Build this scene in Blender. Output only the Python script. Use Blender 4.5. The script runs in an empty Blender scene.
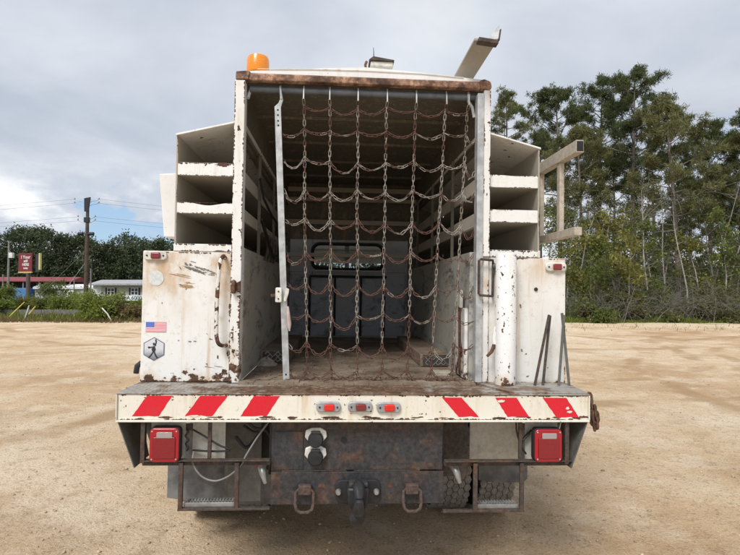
import bpy, bmesh, math, random
import numpy as np
from mathutils import Vector, Matrix, Euler, noise as mnoise

scene = bpy.context.scene
COL = scene.collection
PI = math.pi
random.seed(7)

# ------------------------------------------------------------------ camera, sky, sun, exposure
cam_data = bpy.data.cameras.new('camera')
cam_data.sensor_width = 36.0
cam_data.lens = 36.0 * 520.0 / 740.0
cam_data.clip_start = 0.05
cam_data.clip_end = 6000
cam = bpy.data.objects.new('camera', cam_data)
COL.objects.link(cam)
cam.location = (0.075, -2.70, 1.70)
cam.rotation_euler = (PI / 2 + 0.024, 0, 0)
scene.camera = cam

SUN_EL, SUN_AZ = math.radians(50), math.radians(205)      # azimuth clockwise from +Y
sun_data = bpy.data.lights.new('sun', 'SUN')
sun_data.energy = 2.3
sun_data.angle = math.radians(22)
sun_data.color = (1.0, 0.972, 0.935)
sun = bpy.data.objects.new('sun', sun_data)
COL.objects.link(sun)
sd = Vector((math.sin(SUN_AZ) * math.cos(SUN_EL), math.cos(SUN_AZ) * math.cos(SUN_EL), math.sin(SUN_EL)))
sun.rotation_euler = sd.to_track_quat('Z', 'Y').to_euler()
sun.location = sd * 50

scene.view_settings.view_transform = 'Standard'
scene.view_settings.look = 'None'
scene.view_settings.gamma = 1.0
scene.view_settings.exposure = 0.50
scene.view_settings.use_curve_mapping = False
scene.cycles.max_bounces = 8
scene.cycles.use_denoising = True


class Nodes:
    """small helper for building node trees"""
    def __init__(s, nt):
        s.nt = nt

    def new(s, kind, **kw):
        n = s.nt.nodes.new(kind)
        for k, v in kw.items():
            setattr(n, k, v)
        return n

    def put(s, sock, val):
        if isinstance(val, bpy.types.NodeSocket):
            s.nt.links.new(val, sock)
        elif val is not None:
            if isinstance(val, (tuple, list)) and len(val) == 3 and sock.type == 'RGBA':
                val = (*val, 1)
            sock.default_value = val

    def math(s, op, a, b=0.0, c=None, clamp=False):
        n = s.new('ShaderNodeMath', operation=op)
        n.use_clamp = clamp
        s.put(n.inputs[0], a); s.put(n.inputs[1], b)
        if c is not None:
            s.put(n.inputs[2], c)
        return n.outputs[0]

    def vmath(s, op, a, b=(0, 0, 0)):
        n = s.new('ShaderNodeVectorMath', operation=op)
        s.put(n.inputs[0], a); s.put(n.inputs[1], b)
        return n.outputs[1] if op in ('DOT_PRODUCT', 'LENGTH', 'DISTANCE') else n.outputs[0]

    def coord(s, which='Object'):
        return s.new('ShaderNodeTexCoord').outputs[which]

    def scale(s, vec, sc):
        return s.vmath('MULTIPLY', vec, sc)

    def noise(s, scale, detail=4, rough=0.55, vec=None, stretch=None, dist=0.0, out=0):
        if vec is None:
            vec = s.coord()
        if stretch:
            vec = s.scale(vec, stretch)
        n = s.new('ShaderNodeTexNoise')
        s.put(n.inputs['Vector'], vec)
        n.inputs['Scale'].default_value = scale
        n.inputs['Detail'].default_value = detail
        n.inputs['Roughness'].default_value = rough
        n.inputs['Distortion'].default_value = dist
        return n.outputs[out]

    def voronoi(s, scale, vec=None, feature='F1', out=0, rnd=1.0):
        n = s.new('ShaderNodeTexVoronoi', feature=feature)
        s.put(n.inputs['Vector'], vec if vec is not None else s.coord())
        n.inputs['Scale'].default_value = scale
        n.inputs['Randomness'].default_value = rnd
        return n.outputs[out]

    def step(s, v, lo, hi):
        n = s.new('ShaderNodeMapRange', interpolation_type='SMOOTHSTEP')
        s.put(n.inputs[0], v); s.put(n.inputs[1], lo); s.put(n.inputs[2], hi)
        n.inputs[3].default_value = 0; n.inputs[4].default_value = 1
        return n.outputs[0]

    def mix(s, fac, a, b, mode='MIX'):
        n = s.new('ShaderNodeMix', data_type='RGBA', blend_type=mode)
        s.put(n.inputs[0], fac); s.put(n.inputs[6], a); s.put(n.inputs[7], b)
        return n.outputs[2]

    def ramp(s, v, stops):
        n = s.new('ShaderNodeValToRGB')
        el = n.color_ramp.elements
        while len(el) < len(stops):
            el.new(0.5)
        for e, (p, c) in zip(el, stops):
            e.position = p
            e.color = (*c, 1) if len(c) == 3 else c
        s.put(n.inputs[0], v)
        return n.outputs[0]

    def sep(s, vec):
        n = s.new('ShaderNodeSeparateXYZ')
        s.put(n.inputs[0], vec)
        return n.outputs

    def comb(s, x, y, z):
        n = s.new('ShaderNodeCombineXYZ')
        s.put(n.inputs[0], x); s.put(n.inputs[1], y); s.put(n.inputs[2], z)
        return n.outputs[0]

    def bump(s, h, strength=0.4, dist=0.01, normal=None):
        n = s.new('ShaderNodeBump')
        n.inputs['Strength'].default_value = strength
        n.inputs['Distance'].default_value = dist
        s.put(n.inputs['Height'], h)
        if normal is not None:
            s.put(n.inputs['Normal'], normal)
        return n.outputs[0]


# ---- world: physical sky seen between a grey cloud deck and bright cumulus low down
world = bpy.data.worlds.new('World')
scene.world = world
world.use_nodes = True
wn = Nodes(world.node_tree)
for n in list(world.node_tree.nodes):
    world.node_tree.nodes.remove(n)
sky = wn.new('ShaderNodeTexSky', sky_type='NISHITA')
sky.sun_disc = False
sky.sun_elevation = SUN_EL
sky.sun_rotation = SUN_AZ
sky.air_density = 1.0
sky.dust_density = 0.6
dirv = wn.coord('Generated')
dx, dy, dz = wn.sep(dirv)
zc = wn.math('MAXIMUM', dz, 0.0)
plane = wn.math('ADD', zc, 0.16)
u = wn.math('DIVIDE', dx, plane)
v = wn.math('DIVIDE', dy, plane)
uv = wn.comb(u, v, 0.0)
big = wn.noise(0.8, 6, 0.52, vec=uv, dist=0.4)
med = wn.noise(1.1, 6, 0.55, vec=wn.vmath('ADD', uv, (3.1, 1.7, 0)), dist=0.2)
cum = wn.noise(2.6, 7, 0.58, vec=wn.vmath('ADD', wn.scale(dirv, (1.0, 1.0, 1.9)), (6.2, 8.8, 4.1)), dist=0.15)
cumf = wn.noise(9.0, 5, 0.6, vec=wn.scale(dirv, (1, 1, 1.9)))
grey = wn.mix(wn.step(big, 0.32, 0.68), (3.6, 4.0, 4.7), (5.7, 6.0, 6.5))
grey = wn.mix(wn.math('MULTIPLY', wn.step(med, 0.45, 0.75), 0.55), grey, (6.3, 6.35, 6.45))
white = wn.mix(wn.step(wn.math('ADD', wn.math('MULTIPLY', cum, 0.7), wn.math('MULTIPLY', cumf, 0.3)), 0.45, 0.61), (4.3, 4.7, 5.4), (8.8, 8.75, 8.6))
low_cover = wn.step(wn.math('ADD', cum, wn.math('MULTIPLY', cumf, 0.16)), 0.47, 0.51)
blue = wn.mix(0.6, wn.scale(sky.outputs[0], (0.85, 0.85, 0.85)), (3.0, 4.5, 6.5))
low = wn.mix(low_cover, blue, white)
hi = wn.step(wn.math('ADD', zc, wn.math('MULTIPLY', wn.math('SUBTRACT', cum, 0.5), 0.35)), 0.13, 0.26)
col = wn.mix(hi, low, grey)
bg = wn.new('ShaderNodeBackground')
bg.inputs[1].default_value = 0.10
wn.put(bg.inputs[0], col)
wo = wn.new('ShaderNodeOutputWorld')
world.node_tree.links.new(bg.outputs[0], wo.inputs[0])

# ------------------------------------------------------------------ mesh helper
def link(o, parent=None):
    COL.objects.link(o)
    if parent is not None:
        o.parent = parent
    return o


def tag(o, label=None, cat=None, group=None, kind=None):
    if label: o['label'] = label
    if cat: o['category'] = cat
    if group: o['group'] = group
    if kind: o['kind'] = kind
    return o


def empty(name, loc=(0, 0, 0), rot=(0, 0, 0)):
    o = bpy.data.objects.new(name, None)
    o.empty_display_size = 0.2
    o.location = loc
    o.rotation_euler = rot
    return link(o)


def frame_of(d, up=(0, 0, 1)):
    d = Vector(d).normalized()
    up = Vector(up)
    if abs(d.dot(up)) > 0.98:
        up = Vector((0, 1, 0)) if abs(d.y) < 0.9 else Vector((1, 0, 0))
    s = d.cross(up).normalized()
    return d, s, s.cross(d).normalized()


class MB:
    def __init__(s):
        s.v, s.f, s.m, s.mi = [], [], [], 0

    def add(s, vs, fs):
        b = len(s.v)
        s.v += [tuple(p) for p in vs]
        for f in fs:
            s.f.append(tuple(i + b for i in f))
            s.m.append(s.mi)
        return s

    def box(s, x0, x1, y0, y1, z0, z1):
        return s.add([(x0, y0, z0), (x1, y0, z0), (x1, y1, z0), (x0, y1, z0), (x0, y0, z1), (x1, y0, z1), (x1, y1, z1), (x0, y1, z1)],
                     [(0, 3, 2, 1), (4, 5, 6, 7), (0, 1, 5, 4), (1, 2, 6, 5), (2, 3, 7, 6), (3, 0, 4, 7)])

    def bar(s, p, q, w, h, up=(0, 0, 1)):
        p, q = Vector(p), Vector(q)
        d, sd_, u_ = frame_of(q - p, up)
        vs = []
        for c in (p, q):
            for a, b in ((-1, -1), (1, -1), (1, 1), (-1, 1)):
                vs.append(c + sd_ * (a * w / 2) + u_ * (b * h / 2))
        return s.add(vs, [(0, 1, 2, 3), (7, 6, 5, 4), (0, 4, 5, 1), (1, 5, 6, 2), (2, 6, 7, 3), (3, 7, 4, 0)])

    def prism(s, pts, vec):
        n = len(pts)
        vec = Vector(vec)
        vs = [Vector(p) for p in pts]
        vs += [p + vec for p in vs]
        fs = [tuple(range(n))[::-1], tuple(range(n, 2 * n))]
        fs += [(i, (i + 1) % n, n + (i + 1) % n, n + i) for i in range(n)]
        return s.add(vs, fs)

    def poly(s, pts):
        return s.add(pts, [tuple(range(len(pts)))])

    def tube(s, pts, r, n=8, closed=False, cap=True):
        pts = [Vector(p) for p in pts]
        k = len(pts)
        rs = r if isinstance(r, (list, tuple)) else [r] * k
        vs, fs = [], []
        side = None
        for i, p in enumerate(pts):
            if closed:
                d = pts[(i + 1) % k] - pts[i - 1]
            else:
                d = pts[min(i + 1, k - 1)] - pts[max(i - 1, 0)]
            d.normalize()
            if side is None:
                _, side, _u = frame_of(d)
            else:
                side = (side - d * side.dot(d))
                if side.length < 1e-6:
                    _, side, _u = frame_of(d)
                side.normalize()
            upv = side.cross(d)
            for j in range(n):
                a = 2 * PI * j / n
                vs.append(p + (side * math.cos(a) + upv * math.sin(a)) * rs[i])
        for i in range(k if closed else k - 1):
            i2 = (i + 1) % k
            for j in range(n):
                j2 = (j + 1) % n
                fs.append((i * n + j, i * n + j2, i2 * n + j2, i2 * n + j))
        if cap and not closed:
            fs.append(tuple(range(n))[::-1])
            fs.append(tuple(range((k - 1) * n, k * n)))
        return s.add(vs, fs)

    def lathe(s, prof, c, axis='Z', n=24, sx=1.0):
        c = Vector(c)
        vs, fs = [], []
        for (r, h) in prof:
            for j in range(n):
                a = 2 * PI * j / n
                x, y = r * math.cos(a), r * math.sin(a)
                if axis == 'Z': p = Vector((x, y, h))
                elif axis == 'X': p = Vector((h, x, y))
                else: p = Vector((x, h, y))
                vs.append(c + p)
        for i in range(len(prof) - 1):
            for j in range(n):
                j2 = (j + 1) % n
                fs.append((i * n + j, i * n + j2, (i + 1) * n + j2, (i + 1) * n + j))
        if prof[0][0] > 1e-6: fs.append(tuple(range(n))[::-1])
        if prof[-1][0] > 1e-6: fs.append(tuple(range((len(prof) - 1) * n, len(prof) * n)))
        return s.add(vs, fs)

    def build(s, name, mats, parent=None, bevel=0.0, smooth=False, fix=True):
        me = bpy.data.meshes.new(name)
        me.from_pydata(s.v, [], s.f)
        if not isinstance(mats, (list, tuple)):
            mats = [mats]
        for m_ in mats:
            me.materials.append(m_)
        if len(mats) > 1:
            me.polygons.foreach_set('material_index', s.m)
        if fix:
            bm = bmesh.new()
            bm.from_mesh(me)
            bmesh.ops.remove_doubles(bm, verts=bm.verts, dist=1e-5)
            bmesh.ops.recalc_face_normals(bm, faces=bm.faces)
            bm.to_mesh(me)
            bm.free()
        if smooth:
            me.polygons.foreach_set('use_smooth', [True] * len(me.polygons))
            me.set_sharp_from_angle(angle=math.radians(42))
        me.update()
        o = bpy.data.objects.new(name, me)
        link(o, parent)
        if bevel:
            md = o.modifiers.new('bevel', 'BEVEL')
            md.width = bevel
            md.segments = 2
            md.limit_method = 'ANGLE'
            md.angle_limit = math.radians(40)
        return o


def np_mesh(name, verts, quads, mat, parent=None, k=4):
    me = bpy.data.meshes.new(name)
    nv, nf = len(verts), len(quads)
    me.vertices.add(nv)
    me.vertices.foreach_set('co', np.asarray(verts, np.float32).ravel())
    me.loops.add(nf * k)
    me.loops.foreach_set('vertex_index', np.asarray(quads, np.int32).ravel())
    me.polygons.add(nf)
    me.polygons.foreach_set('loop_start', np.arange(0, nf * k, k, dtype=np.int32))
    me.polygons.foreach_set('loop_total', np.full(nf, k, np.int32))
    me.update(calc_edges=True)
    me.validate()
    me.materials.append(mat)
    o = bpy.data.objects.new(name, me)
    return link(o, parent)


# ------------------------------------------------------------------ materials
def material(name, rough=0.6, metal=0.0, spec=0.5):
    m_ = bpy.data.materials.new(name)
    m_.use_nodes = True
    n = Nodes(m_.node_tree)
    b = m_.node_tree.nodes['Principled BSDF']
    b.inputs['Roughness'].default_value = rough
    b.inputs['Metallic'].default_value = metal
    b.inputs['Specular IOR Level'].default_value = spec
    return m_, n, b


def plain(name, c, rough=0.6, metal=0.0, var=0.25, scale=14.0, bump=0.15, spec=0.5):
    m_, n, b = material(name, rough, metal, spec)
    t = n.noise(scale, 5, 0.6)
    dark = tuple(x * (1 - var) for x in c)
    lite = tuple(min(1, x * (1 + var)) for x in c)
    n.put(b.inputs['Base Color'], n.mix(n.step(t, 0.3, 0.7), dark, lite))
    n.put(b.inputs['Roughness'], n.math('ADD', n.math('MULTIPLY', t, 0.3), rough - 0.15, clamp=True))
    if bump:
        n.put(b.inputs['Normal'], n.bump(n.noise(scale * 4, 4, 0.6), bump, 0.003))
    return m_


RUST_D, RUST_M, RUST_L = (0.030, 0.015, 0.010), (0.090, 0.042, 0.024), (0.21, 0.11, 0.058)


def rust_color(n, sc=30.0):
    t = n.noise(sc, 6, 0.65)
    return n.ramp(t, [(0.3, RUST_D), (0.5, RUST_M), (0.72, RUST_L)])


def painted(name, base=(0.755, 0.755, 0.735), stain=0.5, spots=0.5, edge=0.6, low_rust=None, chips=0.0, top_stain=None, rough=0.42, dirt=0.35, chip_scale=21, scrape=0.0):
    """old paint on sheet metal: stains run down, rust breaks through at spots and along edges"""
    m_, n, b = material(name, rough)
    co = n.coord()
    x, y, z = n.sep(co)
    soft = n.noise(2.2, 4, 0.55, vec=co)
    c = n.mix(n.step(soft, 0.35, 0.7), base, (base[0] * 0.95, base[1] * 0.935, base[2] * 0.895))
    fine = n.noise(38, 5, 0.7, vec=co)
    c = n.mix(n.math('MULTIPLY', n.step(fine, 0.52, 0.78), dirt), c, (0.42, 0.37, 0.29))
    grime = n.noise(7, 6, 0.7, vec=co, stretch=(1, 1, 0.45))
    c = n.mix(n.math('MULTIPLY', n.step(grime, 0.55, 0.8), dirt * 1.1), c, (0.40, 0.33, 0.23))
    streak = n.noise(9, 5, 0.6, vec=co, stretch=(2.2, 2.2, 0.16), dist=0.2)
    region = n.noise(1.9, 3, 0.5, vec=n.vmath('ADD', co, (5, 2, 1)))
    st = n.math('MULTIPLY', n.step(streak, 0.50, 0.72), n.step(region, 0.36, 0.62))
    c = n.mix(n.math('MULTIPLY', st, stain), c, (0.52, 0.35, 0.17))
    if top_stain is not None:
        z0, z1, amt = top_stain
        band = n.math('MULTIPLY', n.step(z, z0, z1), n.step(n.noise(5.5, 6, 0.65, vec=co, stretch=(1, 1, 0.6)), 0.38, 0.66))
        c = n.mix(n.math('MULTIPLY', band, amt), c, (0.50, 0.30, 0.12))
    if scrape:
        s1 = n.noise(6, 7, 0.75, vec=n.vmath('ADD', co, (0.3, 2.2, 8.1)), stretch=(1, 0.5, 1.3), dist=0.4)
        c = n.mix(n.math('MULTIPLY', n.step(s1, 0.50, 0.66), scrape), c, (0.07, 0.065, 0.06))
        s2 = n.noise(14, 7, 0.8, vec=n.vmath('ADD', co, (6.3, 1.2, 0.1)), stretch=(1, 0.35, 1.0), dist=0.3)
        c = n.mix(n.math('MULTIPLY', n.step(s2, 0.56, 0.68), scrape * 0.7), c, (0.52, 0.50, 0.46))
    rc = rust_color(n)
    sp = n.noise(46, 4, 0.6, vec=n.vmath('ADD', co, (1.3, 7.7, 3.1)))
    spm = n.step(n.math('ADD', sp, n.math('MULTIPLY', n.math('SUBTRACT', region, 0.5), 0.25)), 0.735 - 0.09 * spots, 0.76 - 0.09 * spots)
    mask = spm
    if chips:
        cp = n.noise(chip_scale, 3, 0.5, vec=n.vmath('ADD', n.scale(co, (1, 1, 0.8)), (9.3, 1.7, 3.1)))
        mask = n.math('MAXIMUM', mask, n.step(cp, 0.70 - 0.1 * chips, 0.715 - 0.1 * chips))
    if low_rust is not None:
        z0, h = low_rust
        g = n.math('SUBTRACT', 1.0, n.step(z, z0, z0 + h))
        lr = n.step(n.math('ADD', n.noise(16, 6, 0.65, vec=co), n.math('MULTIPLY', g, 0.30)), 0.74, 0.79)
        mask = n.math('MAXIMUM', mask, lr)
        c = n.mix(n.math('MULTIPLY', n.step(n.math('ADD', n.noise(8, 5, 0.6, vec=co), n.math('MULTIPLY', g, 0.3)), 0.6, 0.9), 0.6), c, (0.55, 0.38, 0.20))
    c = n.mix(mask, c, rc)
    n.put(b.inputs['Base Color'], c)
    n.put(b.inputs['Roughness'], n.math('ADD', n.math('MULTIPLY', mask, 0.4), n.math('ADD', rough - 0.1, n.math('MULTIPLY', fine, 0.25)), clamp=True))
    h = n.math('SUBTRACT', n.math('MULTIPLY', n.noise(3.0, 2, 0.5, vec=co), 1.6), n.math('MULTIPLY', mask, 0.35))
    h = n.math('ADD', h, n.math('MULTIPLY', fine, 0.06))
    n.put(b.inputs['Normal'], n.bump(h, 0.35, 0.006))
    return m_


def rusty(name, sc=24.0, base=None, amt=1.0, lo=0.42, hi=0.62, rough=0.8, ct=0.42):
    m_, n, b = material(name, rough)
    rc = rust_color(n, sc)
    if base is not None:
        t = n.noise(sc * 0.32, 6, 0.7)
        c = n.mix(n.math('MULTIPLY', n.step(t, lo, hi), amt), n.mix(n.step(n.noise(sc * 2, 6, 0.75), 0.35, 0.65), tuple(q * (1 - ct) for q in base), tuple(q * (1 + ct) for q in base)), rc)
        c = n.mix(n.math('MULTIPLY', n.step(n.noise(sc * 0.7, 7, 0.8, stretch=(1, 1, 0.5)), 0.55, 0.7), 0.13), c, (0.30, 0.25, 0.19))
    else:
        c = rc
    n.put(b.inputs['Base Color'], c)
    n.put(b.inputs['Normal'], n.bump(n.noise(sc * 4, 5, 0.7), 0.45, 0.003))
    return m_


MT = {}
MT['white'] = painted('white_paint', stain=0.4, spots=0.25, edge=0.75)
MT['cab_l'] = painted('white_paint_left_cabinet', base=(0.765, 0.765, 0.745), stain=0.8, spots=0.45, edge=0.55, low_rust=(1.155, 0.13), top_stain=(1.45, 1.86, 0.9), dirt=0.55)
MT['cab_r'] = painted('white_paint_right_cabinet', base=(0.755, 0.755, 0.73), stain=0.55, spots=0.25, edge=0.55, low_rust=(1.155, 0.06), top_stain=(1.68, 1.90, 0.5), dirt=0.5)
MT['post'] = painted('white_paint_post', stain=0.95, spots=0.5, edge=0.95, low_rust=(1.15, 0.5), chips=0.2)
MT['tubewhite'] = painted('chipped_white_tube', base=(0.78, 0.78, 0.77), stain=0.25, spots=0.85, edge=0.3, low_rust=(1.13, 0.16), chips=0.58, dirt=0.3, chip_scale=36)
MT['lip'] = painted('white_paint_shelf_lip', base=(0.78, 0.78, 0.765), stain=0.6, spots=0.5, edge=0.9, chips=0.1, dirt=0.5)
MT['cream'] = painted('cream_bumper_paint', base=(0.755, 0.725, 0.645), stain=0.7, spots=0.55, edge=0.75, dirt=0.45)
MT['roofwhite'] = painted('white_roof_paint', base=(0.77, 0.77, 0.765), stain=0.2, spots=0.3, edge=0.2)
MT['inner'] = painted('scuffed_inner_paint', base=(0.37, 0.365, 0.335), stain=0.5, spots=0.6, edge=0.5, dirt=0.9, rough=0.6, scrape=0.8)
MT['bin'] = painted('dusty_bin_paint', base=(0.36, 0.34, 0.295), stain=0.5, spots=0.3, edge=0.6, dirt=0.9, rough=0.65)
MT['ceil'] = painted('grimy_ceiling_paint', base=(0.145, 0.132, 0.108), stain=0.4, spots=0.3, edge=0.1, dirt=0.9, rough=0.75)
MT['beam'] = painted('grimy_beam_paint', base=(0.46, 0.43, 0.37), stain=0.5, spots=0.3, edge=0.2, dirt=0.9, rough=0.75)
MT['rust'] = rusty('rust')
MT['rustbar'] = rusty('rusty_header_paint', 26, (0.50, 0.30, 0.20), 1.0, 0.30, 0.62, 0.75)
MT['steel'] = rusty('black_steel_with_rust', 22, (0.030, 0.031, 0.035), 0.75, 0.42, 0.72, 0.5)
MT['brownsteel'] = rusty('brown_painted_steel', 22, (0.055, 0.043, 0.036), 0.7, 0.45, 0.65, 0.7)
MT['darksteel'] = plain('dark_steel', (0.03, 0.031, 0.034), 0.5, 0.3, 0.4)
MT['galv'] = plain('galvanised_steel', (0.44, 0.45, 0.45), 0.45, 0.35, 0.22, 20)
MT['rod'] = plain('grey_rod_paint', (0.12, 0.135, 0.155), 0.45, 0.2, 0.25)
MT['alu'] = plain('aluminium', (0.33, 0.33, 0.32), 0.42, 0.6, 0.25, 18)
MT['skirt'] = rusty('dull_skirt_steel', 10, (0.105, 0.105, 0.095), 0.6, 0.5, 0.8, 0.6, 0.2)
MT['darkrust'] = rusty('dark_rust', 30, (0.075, 0.05, 0.04), 0.5, 0.45, 0.7, 0.75)
MT['plate'] = rusty('grey_plate', 16, (0.50, 0.49, 0.44), 0.4, 0.58, 0.85, 0.55, 0.14)
MT['tan'] = rusty('weathered_tan_rail', 14, (0.42, 0.37, 0.30), 0.3, 0.5, 0.85, 0.7, 0.18)
MT['chain'] = rusty('zinc_chain', 60, (0.30, 0.275, 0.235), 0.85, 0.42, 0.7, 0.5)
MT['rustchain'] = rusty('rusty_chain', 60, (0.115, 0.055, 0.040), 0.45, 0.4, 0.7, 0.75)
MT['black'] = plain('black_rubber', (0.012, 0.012, 0.013), 0.75, 0, 0.3)
MT['flap'] = plain('dusty_rubber', (0.125, 0.125, 0.125), 0.7, 0, 0.45, 8)
MT['tyre'] = plain('dusty_tyre', (0.22, 0.21, 0.19), 0.85, 0, 0.3, 26)
MT['groove'] = plain('tyre_groove', (0.02, 0.02, 0.02), 0.9, 0, 0.3, 20)
MT['cabpaint'] = painted('worn_cab_paint', base=(0.46, 0.47, 0.49), stain=0.2, spots=0.2, edge=0.2, dirt=0.7, scrape=0.35, rough=0.55)
MT['panelblue'] = painted('scraped_panel', base=(0.38, 0.40, 0.44), stain=0.1, spots=0.4, edge=0.2, dirt=0.5, scrape=0.7, rough=0.6)
MT['dust'] = None


def dirt_floor():
    m_, n, b = material('dirty_deck', 0.85)
    co = n.coord()
    t = n.noise(5, 6, 0.65, vec=co)
    c = n.ramp(t, [(0.3, (0.10, 0.066, 0.042)), (0.5, (0.20, 0.15, 0.105)), (0.7, (0.31, 0.25, 0.19))])
    c = n.mix(n.step(n.noise(30, 5, 0.7, vec=co), 0.52, 0.72), c, (0.085, 0.05, 0.032))
    n.put(b.inputs['Base Color'], c)
    n.put(b.inputs['Normal'], n.bump(n.noise(60, 5, 0.7, vec=co), 0.5, 0.004))
    return m_


def deck_mat():
    m_, n, b = material('worn_tread_plate', 0.5, 0.0)
    co = n.coord()
    x, y, z = n.sep(co)
    t = n.math('ADD', n.noise(6, 6, 0.65, vec=co), n.math('MULTIPLY', n.math('ABSOLUTE', x), -0.16))
    metal = n.mix(n.noise(40, 4, 0.6, vec=co), (0.20, 0.185, 0.165), (0.40, 0.38, 0.34))
    c = n.mix(n.step(t, 0.30, 0.42), metal, n.ramp(n.noise(18, 6, 0.7, vec=co), [(0.3, (0.045, 0.026, 0.016)), (0.5, (0.13, 0.075, 0.045)), (0.72, (0.27, 0.18, 0.115))]))
    c = n.mix(n.math('MULTIPLY', n.step(n.noise(9, 5, 0.7, vec=n.vmath('ADD', co, (3, 3, 3))), 0.5, 0.7), 0.6), c, (0.30, 0.24, 0.18))
    n.put(b.inputs['Base Color'], c)
    n.put(b.inputs['Normal'], n.bump(n.noise(50, 5, 0.7, vec=co), 0.4, 0.003))
    return m_


def plastic(name, c, rough=0.25, trans=0.0, emit=0.0):
    m_, n, b = material(name, rough)
    t = n.noise(40, 4, 0.6)
    n.put(b.inputs['Base Color'], n.mix(t, tuple(q * 0.75 for q in c), c))
    b.inputs['Coat Weight'].default_value = 0.4
    b.inputs['Coat Roughness'].default_value = 0.15
    if trans:
        b.inputs['Transmission Weight'].default_value = trans
    return m_


def lens_mat(name, c, cell=110.0):
    """ribbed plastic lens: small prisms under a glossy skin"""
    m_, n, b = material(name, 0.22)
    co = n.coord()
    x, y, z = n.sep(co)
    gx = n.math('ABSOLUTE', n.math('SINE', n.math('MULTIPLY', x, cell * 2)))
    gz = n.math('ABSOLUTE', n.math('SINE', n.math('MULTIPLY', z, cell * 2)))
    g = n.math('MULTIPLY', gx, gz)
    n.put(b.inputs['Base Color'], n.mix(g, tuple(q * 0.7 for q in c), c))
    n.put(b.inputs['Normal'], n.bump(g, 0.4, 0.002))
    b.inputs['Coat Weight'].default_value = 0.5
    return m_


def tape_mat():
    m_, n, b = material('red_reflective_tape', 0.32)
    co = n.coord()
    wear = n.noise(26, 5, 0.65, vec=co)
    c = n.mix(n.noise(70, 3, 0.6, vec=co), (0.56, 0.008, 0.022), (0.70, 0.014, 0.034))
    c = n.mix(n.math('MULTIPLY', n.step(n.noise(8, 5, 0.6, vec=co), 0.55, 0.8), 0.3), c, (0.35, 0.07, 0.05))
    c = n.mix(n.step(wear, 0.73, 0.75), c, (0.72, 0.66, 0.55))
    n.put(b.inputs['Base Color'], c)
    return m_


MT['dust'] = dirt_floor()
MT['deck'] = deck_mat()
MT['tape'] = tape_mat()
MT['redlens'] = lens_mat('red_tail_lens', (0.27, 0.005, 0.014), 260)
MT['redmarker'] = plastic('red_marker_lens', (0.75, 0.02, 0.015), 0.2)  # brighter red plastic than the dark marker lens, no emission
MT['darkred'] = plastic('dark_red_marker_lens', (0.24, 0.02, 0.022), 0.25)
MT['clearlens'] = lens_mat('clear_backup_lens', (0.42, 0.36, 0.35), 330)
MT['lamphousing'] = plain('grey_lamp_housing', (0.33, 0.34, 0.35), 0.45, 0.2, 0.2, 30)
MT['paleh'] = plain('pale_lamp_housing', (0.62, 0.60, 0.54), 0.5, 0, 0.2, 30)
MT['cableblk'] = plain('black_cable', (0.015, 0.015, 0.016), 0.45, 0, 0.2)
MT['cablegry'] = plain('grey_cable', (0.20, 0.19, 0.175), 0.55, 0, 0.2)


def amber_mat():
    m_, n, b = material('amber_lens', 0.25)
    x, y, z = n.sep(n.coord())
    ribs = n.math('ABSOLUTE', n.math('SINE', n.math('MULTIPLY', z, 420)))
    n.put(b.inputs['Base Color'], n.mix(ribs, (0.70, 0.21, 0.006), (0.86, 0.29, 0.010)))
    b.inputs['Subsurface Weight'].default_value = 0.25
    b.inputs['Subsurface Scale'].default_value = 0.03
    b.inputs['Subsurface Radius'].default_value = (1.0, 0.45, 0.1)
    b.inputs['Coat Weight'].default_value = 0.4
    n.put(b.inputs['Normal'], n.bump(ribs, 0.2, 0.002))
    return m_


MT['amber'] = amber_mat()


def glass_mat():
    m_, n, b = material('cab_glass', 0.05)
    t = n.noise(6, 4, 0.6)
    n.put(b.inputs['Base Color'], n.mix(t, (0.55, 0.62, 0.60), (0.75, 0.80, 0.78)))
    b.inputs['Transmission Weight'].default_value = 0.92
    b.inputs['IOR'].default_value = 1.05
    return m_


MT['glass'] = glass_mat()

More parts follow.
